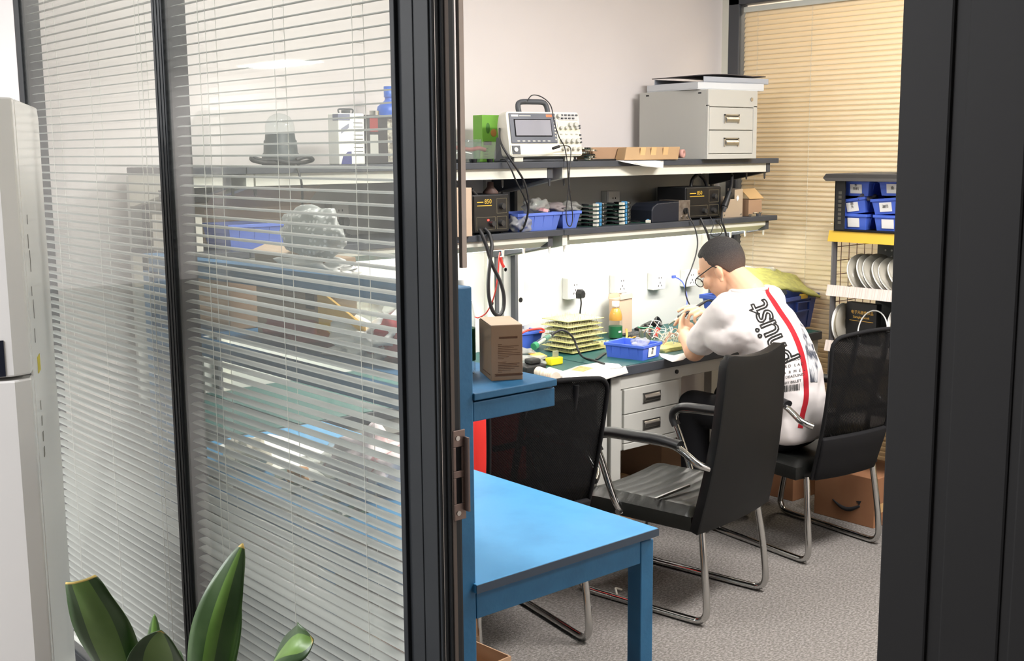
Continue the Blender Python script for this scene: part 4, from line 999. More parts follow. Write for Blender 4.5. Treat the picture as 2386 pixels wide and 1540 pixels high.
# bottle with juice
p = (3.7908, 3.6717, 0.75)
t = thing('juice_bottle', 'plastic bottle with orange juice, white cap and green label on the desk', 'bottle', (p[0], p[1]+.03, .75))
M().lathe([(.027, 0), (.031, .004), (.031, .060), (.030, .062), (.030, .085), (.031, .09), (.031, .105), (.026, .125), (.016, .142), (.013, .148), (.013, .152)], n=32).o('bottle_wall', 'clear', t)
M().lathe([(.0295, .085), (.0300, .104), (.0248, .124), (.0155, .140), (.001, .1405)], n=28).o('juice', 'orange', t)
M().lathe([(.0316, .006), (.0316, .058)], n=32).o('bottle_label', 'greenlabel', t)
M().box(-.012, .004, -.0325, -.0312, .03, .038).o('label_print', 'paper', t)
M().lathe([(.0165, .148), (.017, .150), (.017, .168), (.0155, .171), (.001, .171)], n=28).o('bottle_cap', 'white', t)
b = (3.8335, 3.9541, 0.7422, 0.8924)
t = thing('tall_carton', 'tall open kraft carton standing behind the juice bottle', 'box', ((b[0]+b[1])/2, 3.77, .75), 10)
w = .052
M().box(-w, w, -.03, .03, 0, .170).o('box_body', 'card2', t, bevel=.001)
M().obox((-.0, -.032, .180), (2*w, .002, .022), (-12, 0, 0)).o('box_flap', 'card2', t)
M().obox((0, .032, .181), (2*w, .002, .024), (10, 0, 0)).o('box_flap', 'card2', t)
# solder spool
p = (3.8304, 3.5335, 0.75)
t = thing('solder_spool', 'shiny spool of solder wire with green rims on the desk', 'spool', (p[0], p[1]+.02, .75))
M().lathe([(.008, .006), (.029, .006), (.030, .012), (.0285, .02), (.030, .028), (.0285, .036), (.030, .044), (.0285, .050), (.029, .062), (.008, .062)], n=32).o('solder_wire', 'steel', t)
for z in (0, .062): M().lathe([(.006, z), (.034, z), (.0345, z+.003), (.034, z+.006), (.006, z+.006)], n=32).o('spool_flange', mat('green_flange', (66, 140, 108), .4), t)
M().lathe([(.026, .0682), (.032, .0684), (.026, .0686), (.026, .0682)], n=32).o('spool_rim', 'paper2', t)
M().cyl((0, 0, .068), (0, 0, .078), .006, n=14).o('spindle', 'black', t)
# black magnifier / iron holder
p = (3.9272, 3.6, 0.8228)
t = thing('iron_holder', 'black funnel-mouthed iron holder behind the solder spool', 'holder', (p[0], 3.60, .75))
M().lathe([(.010, -.05), (.012, -.03), (.018, -.012), (.025, 0), (.026, .008), (.021, .010), (.015, 0), (.010, -.02)], n=28).o('funnel', 'black', t, loc=(.015, -.02, p[2]-.75), rot=(62, 0, 20))
M().prism([(-.09, 0, p[2]-.785), (.01, -.01, p[2]-.762), (.01, -.01, p[2]-.745), (-.09, 0, p[2]-.772)], (0, .03, 0)).o('holder_arm', 'black', t, bevel=.003)
M().box(-.10, .02, -.02, .05, 0, .012).o('holder_base', 'black', t, bevel=.003)
M().tube([(-.06, .01, .01), (-.055, .01, .04), (-.04, .01, p[2]-.775)], .006, 8).o('holder_stem', 'black', t)
# white wire cage and wires before the person
p = (3.8468, 3.5, 0.8027)
t = thing('wire_cage', 'small white wire cage leaning beside the solder spool', 'holder', (p[0], 3.50, p[2]), 0)
e = .032
V = [Vector((x, y, z)) for x in (-e, e) for y in (-.02, .02) for z in (-e, e)]
V = [Matrix.Rotation(R(40), 3, 'Y')@v for v in V]
for i in range(8):
    for j in range(i+1, 8):
        if bin(i ^ j).count('1') == 1: M().cyl(V[i], V[j], .0016, n=8).o('cage_wire', 'white', t)
M().cyl((-.01, 0, -.03), (.012, 0, .01), .010, n=12).o('red_tool_tip', 'redwire', t)
rs = random.Random(5)
p = (3.7963, 3.3332, 0.77)
m = M()
for k in range(46):
    a = rs.uniform(0, 2*PI); L_ = rs.uniform(.03, .10); q0 = Vector((p[0]+rs.uniform(-.06, .06), p[1]+.02+rs.uniform(-.05, .05), .772+rs.uniform(0, .03)))
    q2 = q0+Vector((math.cos(a)*L_, math.sin(a)*L_, rs.uniform(-.02, .02))); q2.z = max(q2.z, .770); q1 = (q0+q2)/2+Vector((rs.uniform(-.02, .02), rs.uniform(-.02, .02), rs.uniform(.01, .04)))
    m.tube([q0, q1, q2], .0018, 5, mi=rs.choice([0, 0, 0, 1, 2]), sub=4)
tag(m.o('wire_tangle', ['white', mat('pale_orange_wire', (226, 190, 160), .6), mat('pale_pink_wire', (220, 160, 140), .6)]), 'tangle of thin white and orange wires under the hands of the person', 'wires', kind='stuff')
for k in range(2):
    p = (3.7268, 3.296, 0.76)
    t = thing('foam_board', ['lower pale yellow board under the wire tangle', 'upper pale yellow board under the wire tangle'][k], 'board', (p[0]+.02, p[1]+.05, .7535+.0085*k), 4-5*k)
    M().box(-.09, .09, -.06, .06, -.0035, .0045).o('board', 'pcbyellow', t, bevel=.001)
g = [[(3.6375, 3.296, 0.752), (3.6361, 3.2106, 0.752), (3.7415, 3.2269, 0.752)], [(3.5666, 3.2196, 0.752), (3.5623, 3.1405, 0.752), (3.6437, 3.1468, 0.752)], [(3.5178, 3.1149, 0.752), (3.5352, 3.1119, 0.752), (3.5877, 3.1166, 0.752)]]
tag(M().sheet(g, .0006).o('paper_sheet', 'paper'), 'white slip of paper at the desk edge by the elbow', 'paper')
p = (3.5216, 3.5261, 0.75)
t = thing('foam_board', 'thick pale yellow board lying behind the blue desk bin', 'board', (p[0]+.03, p[1]+.06, .75), -25)
M().box(-.075, .075, -.05, .05, 0, .018).o('board', mat('kraft_board', (206, 196, 130), .7), t, bevel=.002)
M().box(-.073, .073, -.048, .048, .018, .0205).o('board_top', 'pcbyellow', t)
rs = random.Random(9)
for k in range(6): M().box(-.06+.02*k, -.055+.02*k, -.03+.01*(k % 3), -.02+.01*(k % 3), .0205, .030).o('pin_cluster', 'pin', t)
p = (3.9181, 3.6711, 0.75)
t = thing('net_mat', 'black perforated net lying by the wall behind the bottle', 'mat', (p[0]+.03, p[1]+.06, .75), 10)
M().box(-.09, .08, -.05, .05, 0, .010).o('net', mat('black_net', (40, 42, 44), .8, noise=(160, (110, 112, 112), (1, 1, 1), (.5, .7))), t, bevel=.004)
p = (3.7996, 3.6127, 0.75)
t = thing('cable_clip', 'small orange plastic clips heaped beside the juice bottle', 'clips', (p[0], p[1], .75))
for k in range(5): M().tube([(rnd(-.02, .02), rnd(-.015, .015), .004), (rnd(-.02, .02), rnd(-.015, .015), .016), (rnd(-.025, .025), rnd(-.015, .015), .006)], .003, 6).o('clip', mat('orange_clip_%d' % k, (236, 170, 84), .5), t)
tag(M().tube([(3.6508, 3.5, 0.8311), (3.6459, 3.49, 0.8062), (3.6303, 3.48, 0.7902)], .005, 8).o('orange_strip', mat('orange_strip', (238, 176, 90), .5)), 'upright orange strip leaning on the juice bottle', 'strip')
# clear tool in a black stand, with arching black lead
pa, pb = ((2.9651, 3.33, 0.8548), (3.0945, 3.36, 0.8879))
t = thing('flux_pen', 'clear and green tube tool resting in a black stand on the desk', 'tool', pa)
rel = lambda q: (q[0]-pa[0], q[1]-pa[1], q[2]-pa[2])
pb_ = Vector(rel(pb))
M().cyl((0, 0, 0), pb_*.86, .013, .011, 18).o('clear_tube', 'clear', t)
M().cyl(pb_*.12, pb_*.80, .007, .006, 14).o('tube_core', mat('pale_core', (206, 214, 190), .5), t)
M().cyl(-pb_*.06, pb_*.08, .0145, n=18).o('green_collar', mat('green_collar', (60, 150, 106), .4), t)
M().cyl(pb_*.52, pb_*.74, .0095, .008, 14).o('green_mark', mat('green_mark', (96, 150, 124), .4), t)
M().cyl(pb_*.84, pb_*1.02, .008, .006, 14).o('tail_cap', 'black', t)
M().box(-.07, .035, -.03, .05, .752-pa[2], .785-pa[2]).box(-.03, .02, -.015, .03, .785-pa[2], .806-pa[2]).o('stand', 'black', t, bevel=.006)
cable('thick black lead arching from the clear tool over the desk to its front edge', [(3.0968, 3.36, 0.8877), (3.12, 3.355, 0.8961), (3.148, 3.35, 0.8902), (3.1761, 3.34, 0.8657), (3.1879, 3.33, 0.8309), (3.1876, 3.31, 0.8003), (3.303, 3.4019, 0.757), (3.2905, 3.3315, 0.757), (3.2648, 3.2493, 0.757)], .0045, name='lead')
p = (3.3041, 3.7783, 0.75)
tote('parts_bin', 'blue bin half hidden behind the kraft box on the desk', (p[0]-.02, p[1]+.06, .75), .22, .15, .075, 'bin', rz=-8, ribs=3)
for k, lab in enumerate(('white folded papers in the half hidden desk bin', 'white card stub in the half hidden desk bin')):
    tag(M().obox((p[0]-.03+.05*k, p[1]+.06, .838+.012*k), (.10, .07, .003), (8, -6-10*k, 12-30*k)).o('paper_card', 'paper'), lab, 'paper')
blob_bag('plastic_bag', 'dull clear bag behind the half hidden desk bin', (p[0]+.10, p[1]+.20, .75), (.10, .05, .055), 'bagdull', 8)
cable('bundle of red wires lying on the bag behind the desk bin', [(3.0475, 3.5, 0.8772), (3.0927, 3.52, 0.8806), (3.1502, 3.54, 0.8777), (3.2086, 3.56, 0.8711), (3.2229, 3.56, 0.8588), (3.1899, 3.55, 0.8598)], .0045, 'redwire', 'red_wire', 'wire')
p = (3.1377, 3.3821, 0.75)
t = thing('yellow_block', 'bright yellow plastic block with grey tab on the desk', 'block', (p[0], p[1]+.025, .75), 2)
M().box(-.034, .034, -.018, .018, 0, .030).o('block', mat('bright_yellow', (246, 232, 40), .45), t, bevel=.004)
M().box(-.006, .020, -.006, .004, .030, .055).o('grey_tab', mat('grey_green_tab', (150, 152, 124), .5), t, bevel=.001)
p = (3.1498, 3.4904, 0.75)
t = thing('yellow_meter', 'black and yellow handheld meter lying left of the yellow block', 'meter', (p[0], p[1]+.03, .75), -22)
M().box(-.03, .03, -.045, .045, 0, .020).o('meter_case', 'black', t, bevel=.005)
M().box(-.028, .028, -.043, .043, .020, .026).o('meter_cover', 'yellowpaper', t, bevel=.003)
for k, (u, v, s_) in enumerate(((1240, 855, (.075, .05, .02)), (1228, 838, (.05, .04, .022)))):
    p = Vector([(3.0361, 3.4259, 0.75), (3.1301, 3.5637, 0.75)][k])
    blob_bag('plastic_bag', ['crumpled clear bag before the yellow meter on the desk', 'crumpled dull bag behind the clear one on the desk'][k], (p.x, p.y+.02, .75), s_, 'bag' if k == 0 else 'bagdull', 30+k, crumple=.4)
p = (3.394, 3.3982, 0.75)
tag(M().obox((p[0], p[1], .754), (.16, .012, .006), (0, 0, 32)).o('black_ruler', 'black', bevel=.001), 'black strip lying beside the blue desk bin', 'strip')
# drawing sheet hanging over the edge
ED = ([(2.9663, 3.1951, 0.752), (3.0691, 3.2179, 0.752), (3.2357, 3.2881, 0.752), (3.3254, 3.2561, 0.752)],)
def drawing():
    rows = [[(3.0202, 3.253, 0.7535), (3.1667, 3.3029, 0.7535), (3.2893, 3.3055, 0.7535), (3.3208, 3.2228, 0.7535)], [(2.9524, 3.2209, 0.7535), (3.0479, 3.2149, 0.7535), (3.1769, 3.2044, 0.7535), (3.2834, 3.1675, 0.7535)], [(2.9381, 3.179, 0.7535), (3.0479, 3.179, 0.7535), (3.1753, 3.179, 0.7535), (3.3125, 3.179, 0.7535)], [(3.0074, 3.158, 0.7269), (3.0802, 3.158, 0.7237), (3.1899, 3.158, 0.719), (3.3079, 3.158, 0.7274)]]
    t = thing('drawing_sheet', 'white printed sheet with a photo draped over the desk front edge', 'paper', rows[1][1])
    c = Vector(rows[1][1])
    M().sheet([[tuple(Vector(p)-c) for p in r_] for r_ in rows], .0008).o('sheet', 'paper', t)
    q = [Vector(p)-c+Vector((0, 0, .0012)) for p in [(3.0847, 3.2537, 0.7535), (3.0964, 3.1937, 0.7535), (3.1825, 3.2243, 0.7535), (3.1753, 3.2947, 0.7535)]]
    M().add(q, [(0, 1, 2, 3)]).o('printed_photo', mat('olive_print', (150, 138, 84), .8, noise=(70, (190, 178, 120))), t)
drawing()
t = thing('rolled_sheet', 'rolled sheet of paper with brown print at the desk edge', 'paper', (2.9042, 3.1282, 0.76), -12)
M().cyl((-.03, -.03, .016), (-.03, .10, .016), .020, n=20).o('roll', mat('brown_print_paper', (206, 190, 168), .8, noise=(14, (232, 224, 210), (1, 10, 1))), t)
M().cyl((.012, -.035, .014), (.012, .09, .014), .017, n=20).o('outer_roll', 'paper', t)
# red cloth over the desk edge
rows = []
xs = [2.5231, 2.7822]
for i, (y, z) in enumerate(((3.30, .756), (3.23, .757), (3.175, .755), (3.168, .70), (3.165, .58), (3.16, .46), (3.16, .34))):
    rows.append([(xs[0]-.12+(xs[1]-xs[0]+.10)*j/14+.01*math.sin(i), y+(.012*math.sin(j*1.7+i*.2) if i > 2 else 0)-(.012 if i > 2 else 0), z) for j in range(15)])
tag(M().sheet(rows, .003).o('red_apron', 'red'), 'red cloth hanging over the desk edge behind the mesh chair', 'cloth')
tag(M().tube([(4.3007, 3.79, 0.9832), (4.2887, 3.76, 0.9801), (4.2516, 3.7, 0.9669), (4.1558, 3.6, 0.942), (4.0734, 3.52, 0.9061), (4.0107, 3.48, 0.8565), (3.9799, 3.47, 0.8017), (3.8679, 3.3839, 0.775)], .0028, 8).o('blue_lead', 'bluecable'), 'thin blue lead running from the wall socket to the hands', 'cable')
tag(M().obox((4.285, 3.79, 0.9886), (.022, .012, .014)).o('blue_usb_plug', 'bluecable', bevel=.002), 'blue plug at the wall socket left of the head', 'plug')
# big blue crate on the right end of the desk
t = thing('blue_crate', 'large dark blue plastic crate with handle behind the person', 'crate', (4.53, 3.46, .75), 4)
def crate(t):
    w, d, h = .205, .185, .165
    ro = lambda q, z: [(-w-q, -d-q, z), (w+q, -d-q, z), (w+q, d+q, z), (-w-q, d+q, z)]
    m = M().loft([ro(-.022, .004), ro(-.004, h-.004), ro(.012, h), ro(.012, h-.02), ro(.0, h-.02), ro(-.018, 0)], 0, False, True)
    m.f[-2] = tuple(reversed(m.f[-2]))
    m.o('crate_shell', 'bindk', t, bevel=.002)
    for x in (-.15, .15): M().prism([(x, -d+.015, .004), (x, -d-.004, h-.02), (x, -d+.01, h-.02)], (.006, 0, 0)).o('rib', 'bindk', t)
    f = M(); f.box(.02, .13, -d-.014, -d-.004, h-.035, h-.029).box(.02, .026, -d-.014, -d-.001, h-.075, h-.03).box(.124, .13, -d-.014, -d-.001, h-.075, h-.03).box(.02, .13, -d-.012, -d-.002, h-.077, h-.071)
    f.o('handle_frame', 'bindk', t, bevel=.001)
    M().obox((.075, -d-.010, h-.004), (.05, .018, .022), (8, 0, 0)).o('yellow_clip', 'yellowstrip', t, bevel=.002)
    M().box(-w-.008, -w+.004, -.06, .06, h-.05, h-.02).o('end_handle', 'bindk', t, bevel=.002)
crate(t)
for k, (cx_, cy_, rz, sx, mt) in enumerate(((4.38, 3.42, 20, .16, 'pcbyellow'), (4.58, 3.38, -14, .17, mat('olive_board', (176, 178, 96), .6, noise=(40, (150, 150, 84)))))):
    g = [[(-sx+2*sx*j/8, -.11+.22*i/6, .018*math.sin(PI*j/8)+rnd(-.006, .006)) for j in range(9)] for i in range(7)]
    o = M().sheet(g, .010).o('yellow_board_bag', mt, loc=(cx_, cy_, .955+.012*k), rot=(22, 14-4*k, rz)); tag(o, ['yellow boards in a bag on the left of the dark blue crate', 'olive board sheet on the right of the dark blue crate'][k], 'board')
blob_bag('plastic_bag', 'clear bag over the right half of the dark blue crate', (4.62, 3.50, .885), (.11, .10, .07), 'bag', 41, crumple=.35)
blob_bag('plastic_bag', 'clear bag hanging over the left front corner of the dark blue crate', (4.30, 3.30, .82), (.09, .05, .06), 'bag', 43, crumple=.35)

# ------------------------------------------------------------------ things on the blue bench
p = (1.5009, 1.7997, 1.136)
q0, q1, q2 = ((1.4913, 1.8087, 1.136), (1.5501, 1.7786, 1.136), (1.5204, 1.8965, 1.136))
t = thing('kraft_box', 'brown kraft box with printed text on the blue bench shelf', 'box', q0, math.degrees(math.atan2(q1[1]-q0[1], q1[0]-q0[0])))
W_ = math.hypot(q1[0]-q0[0], q1[1]-q0[1]); H_ = 0.11342160757402908
D_ = .115
M().box(0, W_, 0, D_, 0, H_).o('box_body', 'card', t, bevel=.001)
M().obox((W_/2, D_/2, H_+.0015), (W_*.99, D_*.99, .0015), (1, 0, 0)).o('top_flap', 'card2', t)
M().box(W_*.26, W_*.84, -.0006, .0003, H_*.765, H_*.80).o('printed_title', 'ink', t)
for k in range(9): M().box(W_*.22, W_*(.22+[.12, .66, .50, .62, .46, .70, .72, .34, .18][k]), -.0006, .0003, H_*(.655-.032*k), H_*(.662-.032*k)).o('printed_line', 'ink', t)
for k in range(7): M().box(W_*.22, W_*(.22+[.26, .68, .60, .66, .52, .40, .12][k]), -.0006, .0003, H_*(.335-.030*k), H_*(.342-.030*k)).o('printed_line', 'ink', t)
for k in range(18): M().prism([(W_*(.10+.048*k), -.0003, H_*.085), (W_*(.10+.048*k)+.003, -.0003, H_*.085), (W_*(.10+.048*k)+.007, -.0003, H_*.105), (W_*(.10+.048*k)+.003, -.0003, H_*.125), (W_*(.10+.048*k), -.0003, H_*.125), (W_*(.10+.048*k)+.004, -.0003, H_*.105)], (0, -.0004, 0)).o('chevron_print', 'ink', t)
M().box(-.0006, .0003, D_*.08, D_*.7, H_*.09, H_*.105).o('side_print', 'ink', t)
p = (1.4925, 1.8705, 1.136)
t = thing('water_bottle', 'clear bottle with dark green label between the blue post and kraft box', 'bottle', (p[0]+.005, p[1]+.045, 1.136))
M().lathe([(.026, 0), (.030, .006), (.030, .10), (.031, .12), (.024, .155), (.012, .175), (.012, .182)], n=28).o('bottle_wall', 'clear', t)
M().lathe([(.0307, .03), (.0307, .098)], n=28).o('bottle_label', 'greenlabel', t)
M().lathe([(.015, .18), (.0155, .20), (.001, .201)], n=24).o('bottle_cap', 'white', t)
# items on the blue shelf, seen through the blind (plane positions along the shelf)
bubble = mat('bubble_wrap', (206, 209, 206), .35, transl=((220, 222, 220), .2))
_nt = bubble.node_tree; _v = _nt.nodes.new('ShaderNodeTexVoronoi'); _v.inputs['Scale'].default_value = 72; _v.inputs['Randomness'].default_value = .25
_tc = _nt.nodes.new('ShaderNodeTexCoord'); _nt.links.new(_tc.outputs['Object'], _v.inputs['Vector'])
_cr = _nt.nodes.new('ShaderNodeValToRGB'); _cr.color_ramp.elements[0].position = .26; _cr.color_ramp.elements[1].position = .36
_cr.color_ramp.elements[0].color = col(252, 252, 252); _cr.color_ramp.elements[1].color = col(184, 188, 186)
_nt.links.new(_v.outputs['Distance'], _cr.inputs[0]); _nt.links.new(_cr.outputs[0], _nt.nodes['Principled BSDF'].inputs['Base Color'])
t = thing('large_carton', 'tall brown carton standing on the blue bench shelf behind the top rail', 'box', (1.50, 2.532, 1.136), 0)
M().box(-.045, .045, -.15, .19, 0, .215).o('box_body', mat('grey_brown_card', (150, 128, 104), .85), t, bevel=.003)
M().box(-.0462, -.045, -.10, -.06, .09, .13).o('printed_mark', 'inkblk', t)
M().obox((-.03, .02, .226), (.06, .33, .003), (0, -18, 0)).o('box_flap', 'card2', t)
blob_bag('bubble_wrap', 'bubble wrap bag on top of the brown carton behind the blue rail', (1.46, 2.438, 1.352), (.05, .12, .062), bubble, 51, crumple=.16)
blob_bag('plastic_bag', 'white plastic bag under the bubble wrap behind the blue rail', (1.47, 2.446, 1.28), (.06, .14, .04), mat('white_bag', (240, 240, 236), .35), 52, crumple=.35)
blob_bag('plastic_bag', 'large clear bag leaning on the brown carton on the blue shelf', (1.53, 2.423, 1.14), (.06, .18, .085), 'bag', 53, crumple=.3)
t = thing('padded_envelope', 'yellow padded envelope among the bags on the blue shelf', 'envelope', (1.425, 2.266, 1.16), 0)
M().obox((0, 0, .05), (.006, .17, .11), (28, -20, 0)).o('envelope', 'yellowpaper', t, bevel=.001)
blob_bag('plastic_bag', 'crumpled white bag before the yellow envelope on the blue shelf', (1.46, 2.198, 1.137), (.06, .12, .045), mat('white_bag2', (244, 243, 240), .35), 54, crumple=.45)
blob_bag('red_pouch', 'dark red cloth pouch at the front end of the blue shelf', (1.48, 2.126, 1.137), (.05, .09, .05), mat('dark_red_cloth', (150, 44, 50), .8), 55)
blob_bag('red_pouch', 'long dull red pouch lying in the middle of the blue shelf', (1.45, 2.497, 1.137), (.045, .16, .03), mat('dull_red_cloth', (140, 60, 64), .8), 56)
cable('black lead coiled on the blue shelf behind the blind', [(1.42, 2.465, 1.142), (1.42, 2.404, 1.142), (1.42, 2.327, 1.142), (1.42, 2.273, 1.142), (1.42, 2.255, 1.142), (1.42, 2.311, 1.142), (1.42, 2.349, 1.142)], .004)
t = thing('stacked_carton', 'grey-brown carton at the far end of the blue shelf', 'box', (1.50, 2.93, 1.136), 0)
M().box(-.08, .08, -.12, .10, 0, .15).o('box_body', 'card', t, bevel=.003)
# on the blue table top, seen through the blind
for k, (x, y, w, d, rz, lab) in enumerate(((1.62, 2.98, .20, .28, 8, 'white sheet of paper at the far end of the blue table'), (1.60, 2.72, .21, .29, -12, 'white sheet of paper in the middle of the blue table'))):
    tag(M().obox((x, y, .752+.001*k), (w, d, .001), (0, 0, rz)).o('paper_sheet', 'paper'), lab, 'paper')
blob_bag('plastic_bag', 'thin pale bag lying on the papers of the blue table', (1.66, 2.55, .752), (.12, .15, .035), 'bag', 61, crumple=.4)
blob_bag('striped_bag', 'pinkish white striped bag on the blue table behind the glass', (1.60, 2.42, .751), (.085, .13, .075), mat('striped_bag', (236, 222, 222), .5, noise=(3, (206, 150, 150), (1, 14, 1), (.55, .62))), 62, crumple=.3)
blob_bag('plastic_bag', 'small cream bag on the far blue table corner', (1.47, 2.83, .751), (.05, .09, .04), mat('cream_bag', (220, 214, 196), .5), 63, crumple=.35)
t = thing('orange_spool', 'small orange spool on the blue table beside the striped bag', 'spool', (1.50, 2.62, .751))
M().lathe([(.01, 0), (.028, 0), (.028, .004), (.018, .006), (.018, .026), (.028, .028), (.028, .032), (.01, .032)], n=24).o('spool_body', mat('orange_plastic', (206, 140, 64), .5), t)
for k in range(4):
    t = thing('circuit_board', ['dark circuit board on the blue table nearest the glass', 'dark circuit board beside the orange spool', 'dark circuit board behind the orange spool', 'dark circuit board by the far papers on the blue table'][k], 'circuit board', (1.46+.05*(k % 2), 2.30+.13*k, .753), 20*k, 'dark boards on the blue table')
    M().box(-.05, .05, -.035, .035, 0, .0016).o('board', 'pcb', t)
    for q in range(4): M().box(-.04+.022*q, -.028+.022*q, -.02, .0, .0016, .008).o('component', random.choice(['black', 'steel', 'white']), t)
for k, (x, y, w, d, h, mt, lab) in enumerate(((1.50, 2.45, .24, .30, .34, 'carddk', 'dark brown carton on the floor below the blue table, nearer the door'), (1.52, 2.85, .26, .32, .28, 'card2', 'pale carton on the floor below the far end of the blue table'))):
    carton('storage_carton', lab, x-w/2, x+w/2, y-d/2, y+d/2, 0, h, mt)
t = thing('open_carton', 'cardboard box standing open on the floor under the blue table', 'box', (2.016, 2.59, 0), 4)
cm = M(); a = .14
cm.box(-a-.05, a-.04, -.10, .10, 0, .004).box(-a-.05, a-.04, -.10, -.096, .004, .12).box(-a-.05, a-.04, .096, .10, .004, .12).box(-a-.05, -a-.046, -.096, .096, .004, .12).box(a-.044, a-.04, -.096, .096, .004, .12)
cm.o('box_body', 'card', t)

# ------------------------------------------------------------------ floor under the desk
def floor_box(name, label, x0, y0, w, d, h, mt, rz=0): return carton(name, label, x0, x0+w, y0, y0+d, 0, h, mt, rz)
t = thing('smile_carton', 'brown carton with a printed curved arrow under the mesh chair', 'box', (4.27, 2.636, 0))
M().box(0, .30, 0, .30, 0, .215).o('box_body', 'carddk', t, bevel=.002)
arc = [(-.001, .07+.135*k/12, .085-.028*math.sin(PI*k/12)) for k in range(13)]
M().tube(arc, .008, 8, sub=3, rr=lambda s: .002+.0075*math.sin(PI*min(1, s*.9+.1))).o('printed_smile', 'inkblk', t)
M().prism([(-.0008, .072, .088), (-.0008, .062, .108), (-.0008, .088, .103)], (-.0005, 0, 0)).o('arrow_head', 'inkblk', t)
M().box(.02, .26, -.0006, .0, .06, .10).o('side_tape', 'tan', t)
floor_box('floor_carton', 'dark brown carton on the floor below the desk end', 4.34, 3.10, .28, .30, .24, 'carddk')
floor_box('floor_carton', 'tan carton under the desk behind the drawers', 3.80, 3.42, .28, .25, .30, 'card')
floor_box('floor_carton', 'flat tan carton lying on the floor below the drawers', 3.36, 3.40, .34, .30, .16, 'card')
floor_box('floor_carton', 'small carton standing on the flat carton below the drawers', 3.42, 3.45, .16, .14, .001, 'card2') if False else None
p = (2.9129, 2.8248, 0.0)
tag(M().tube([(p[0]-.02, p[1]-.02, .003), (p[0], p[1]+.01, .02), (p[0]+.02, p[1]+.03, .018), (p[0]+.05, p[1]+.03, .004)], .004, 8).o('paper_scrap', 'paper2'), 'scrap of white strip on the carpet under the leather chair', 'scrap')
p = (2.6268, 3.0369, 0.0)
tag(M().tube([(p[0]-.08, p[1]+.03, .002), (p[0]-.02, p[1]+.03, .004), (p[0]-.02, p[1]-.02, .004), (p[0]+.04, p[1]-.02, .004), (p[0]+.02, p[1]+.05, .004), (p[0]-.02, p[1]+.05, .004)], .003, 6, smooth=False).o('paper_scrap', 'paper2'), 'crumpled white strap on the carpet under the blue table', 'scrap')
tag(M().cyl((2.8769, 2.6173, 0.42), (3.0899, 2.6479, 0.42), .006, n=4, sm=False).o('metal_strip', 'steel'), 'bare metal strip lying across the leather seat', 'strip')

# ------------------------------------------------------------------ wire rack with bins and reels
RX, RY = 4.33, 2.925
K_strip = mat('ridged_strip', (220, 208, 200), .6, noise=(3, (200, 188, 180), (1, 60, 1), (.45, .55)))
def rack():
    t = thing('wire_rack', 'grey wire shelving rack with yellow and white shelf strips by the far window', 'rack', (RX, RY, 0))
    for x in (0, .36):
        for y in (0, -1.0): M().cyl((x, y-.01, 0), (x, y-.01, 1.25), .0125, n=14).o('rack_post', mat('rack_grey_%d%d' % (x > 0, y < 0), (92, 90, 92), .4, .3), t)
    for z, mt in ((1.225, 'yellowstrip'), (.99, K_strip), (.748, K_strip), (.45, K_strip)):
        M().box(0, .36, -1.0, 0, z-.012, z).o('rack_shelf', 'dkgrey', t)
        M().obox((-.018, -.50, z+.004), (.003, 1.02, .048), (0, 14, 0)).o('shelf_strip', mt, t)
    wire = M()
    for k in range(5): wire.cyl((.06+.06*k, -.004, .2), (.06+.06*k, -.004, 1.22), .0018, n=6)
    for k in range(17): wire.cyl((0, -.006, .22+.06*k), (.36, -.006, .22+.06*k), .0018, n=6)
    wire.o('side_grid', mat('rust_wire', (120, 84, 72), .5), t)
    M().box(.19, .20, -1.0, -.10, .80, 1.21).o('perforated_panel', mat('dark_panel', (58, 60, 60), .6), t)
    ho = M()
    for a in range(14):
        for b in range(6): ho.cyl((.1885, -.14-.03*a, 1.19-.027*b), (.191, -.14-.03*a, 1.19-.027*b), .0045, n=8)
    q = ho.o('panel_holes', mat('pale_hole', (170, 170, 165), .6), t); q['kind'] = 'stuff'
    return t
rack()
t = thing('black_crate', 'black open-front crate with lid on top of the wire rack', 'crate', (RX-.02, RY-.015, 1.252))
m = M(); m.box(0, .36, -.70, 0, 0, .006).box(0, .36, -.006, 0, .006, .215).box(0, .36, -.70, -.694, .006, .215).box(.354, .36, -.694, -.006, .006, .215)
m.o('crate_body', 'blackm', t, bevel=.002)
M().box(0, .008, -.05, -.006, .006, .215).o('front_lip', 'black', t)
M().prism([(-.03, .03, .212), (-.02, .045, .225), (-.02, .035, .243), (.37, .035, .243), (.37, .03, .212)], (0, -.76, 0)).o('crate_lid', mat('dusty_black', (62, 60, 58), .8), t, bevel=.003)
for k in range(8): M().box(-.0006, .0004, -.035+.0, -.02, .03+.018*k, .042+.018*k).o('raised_mark', mat('mark_grey_%d' % k, (80, 78, 70), .7), t)
binx = RX+.012
def small_tote(y, z, label, txt, rx=0, h=.066):
    t = tote('small_bin', label, (binx+.07, y, z), .14, .125, h, 'bin', 0, 'small labelled bins in the black crate', txt, 2, '-x', .008)
    t.rotation_euler = (R(rx), 0, 0); return t
z0 = 1.259
small_tote(2.835, z0, 'lower left small blue bin in the black crate with blank paper label', '')
small_tote(2.838, z0+.066, 'tilted blue bin second up at the left inside the black crate', '圆\n头', -8)
small_tote(2.828, z0+.142, 'top left small blue bin in the black crate, label with two lines', '本\n物料')
small_tote(2.672, z0, 'lower right small blue bin in the black crate with pale label', '')
small_tote(2.682, z0+.070, 'tilted blue bin second up at the right inside the black crate', '油扫', -5)
small_tote(2.655, z0+.146, 'top right small blue bin in the black crate, cut off by the door jamb', '盒')
blob_bag('parts_bag', 'dark bag of parts lying in the tilted left bin of the crate', (binx+.05, 2.80, z0+.115), (.05, .035, .02), mat('dark_grey_bag', (90, 88, 96), .5), 71)
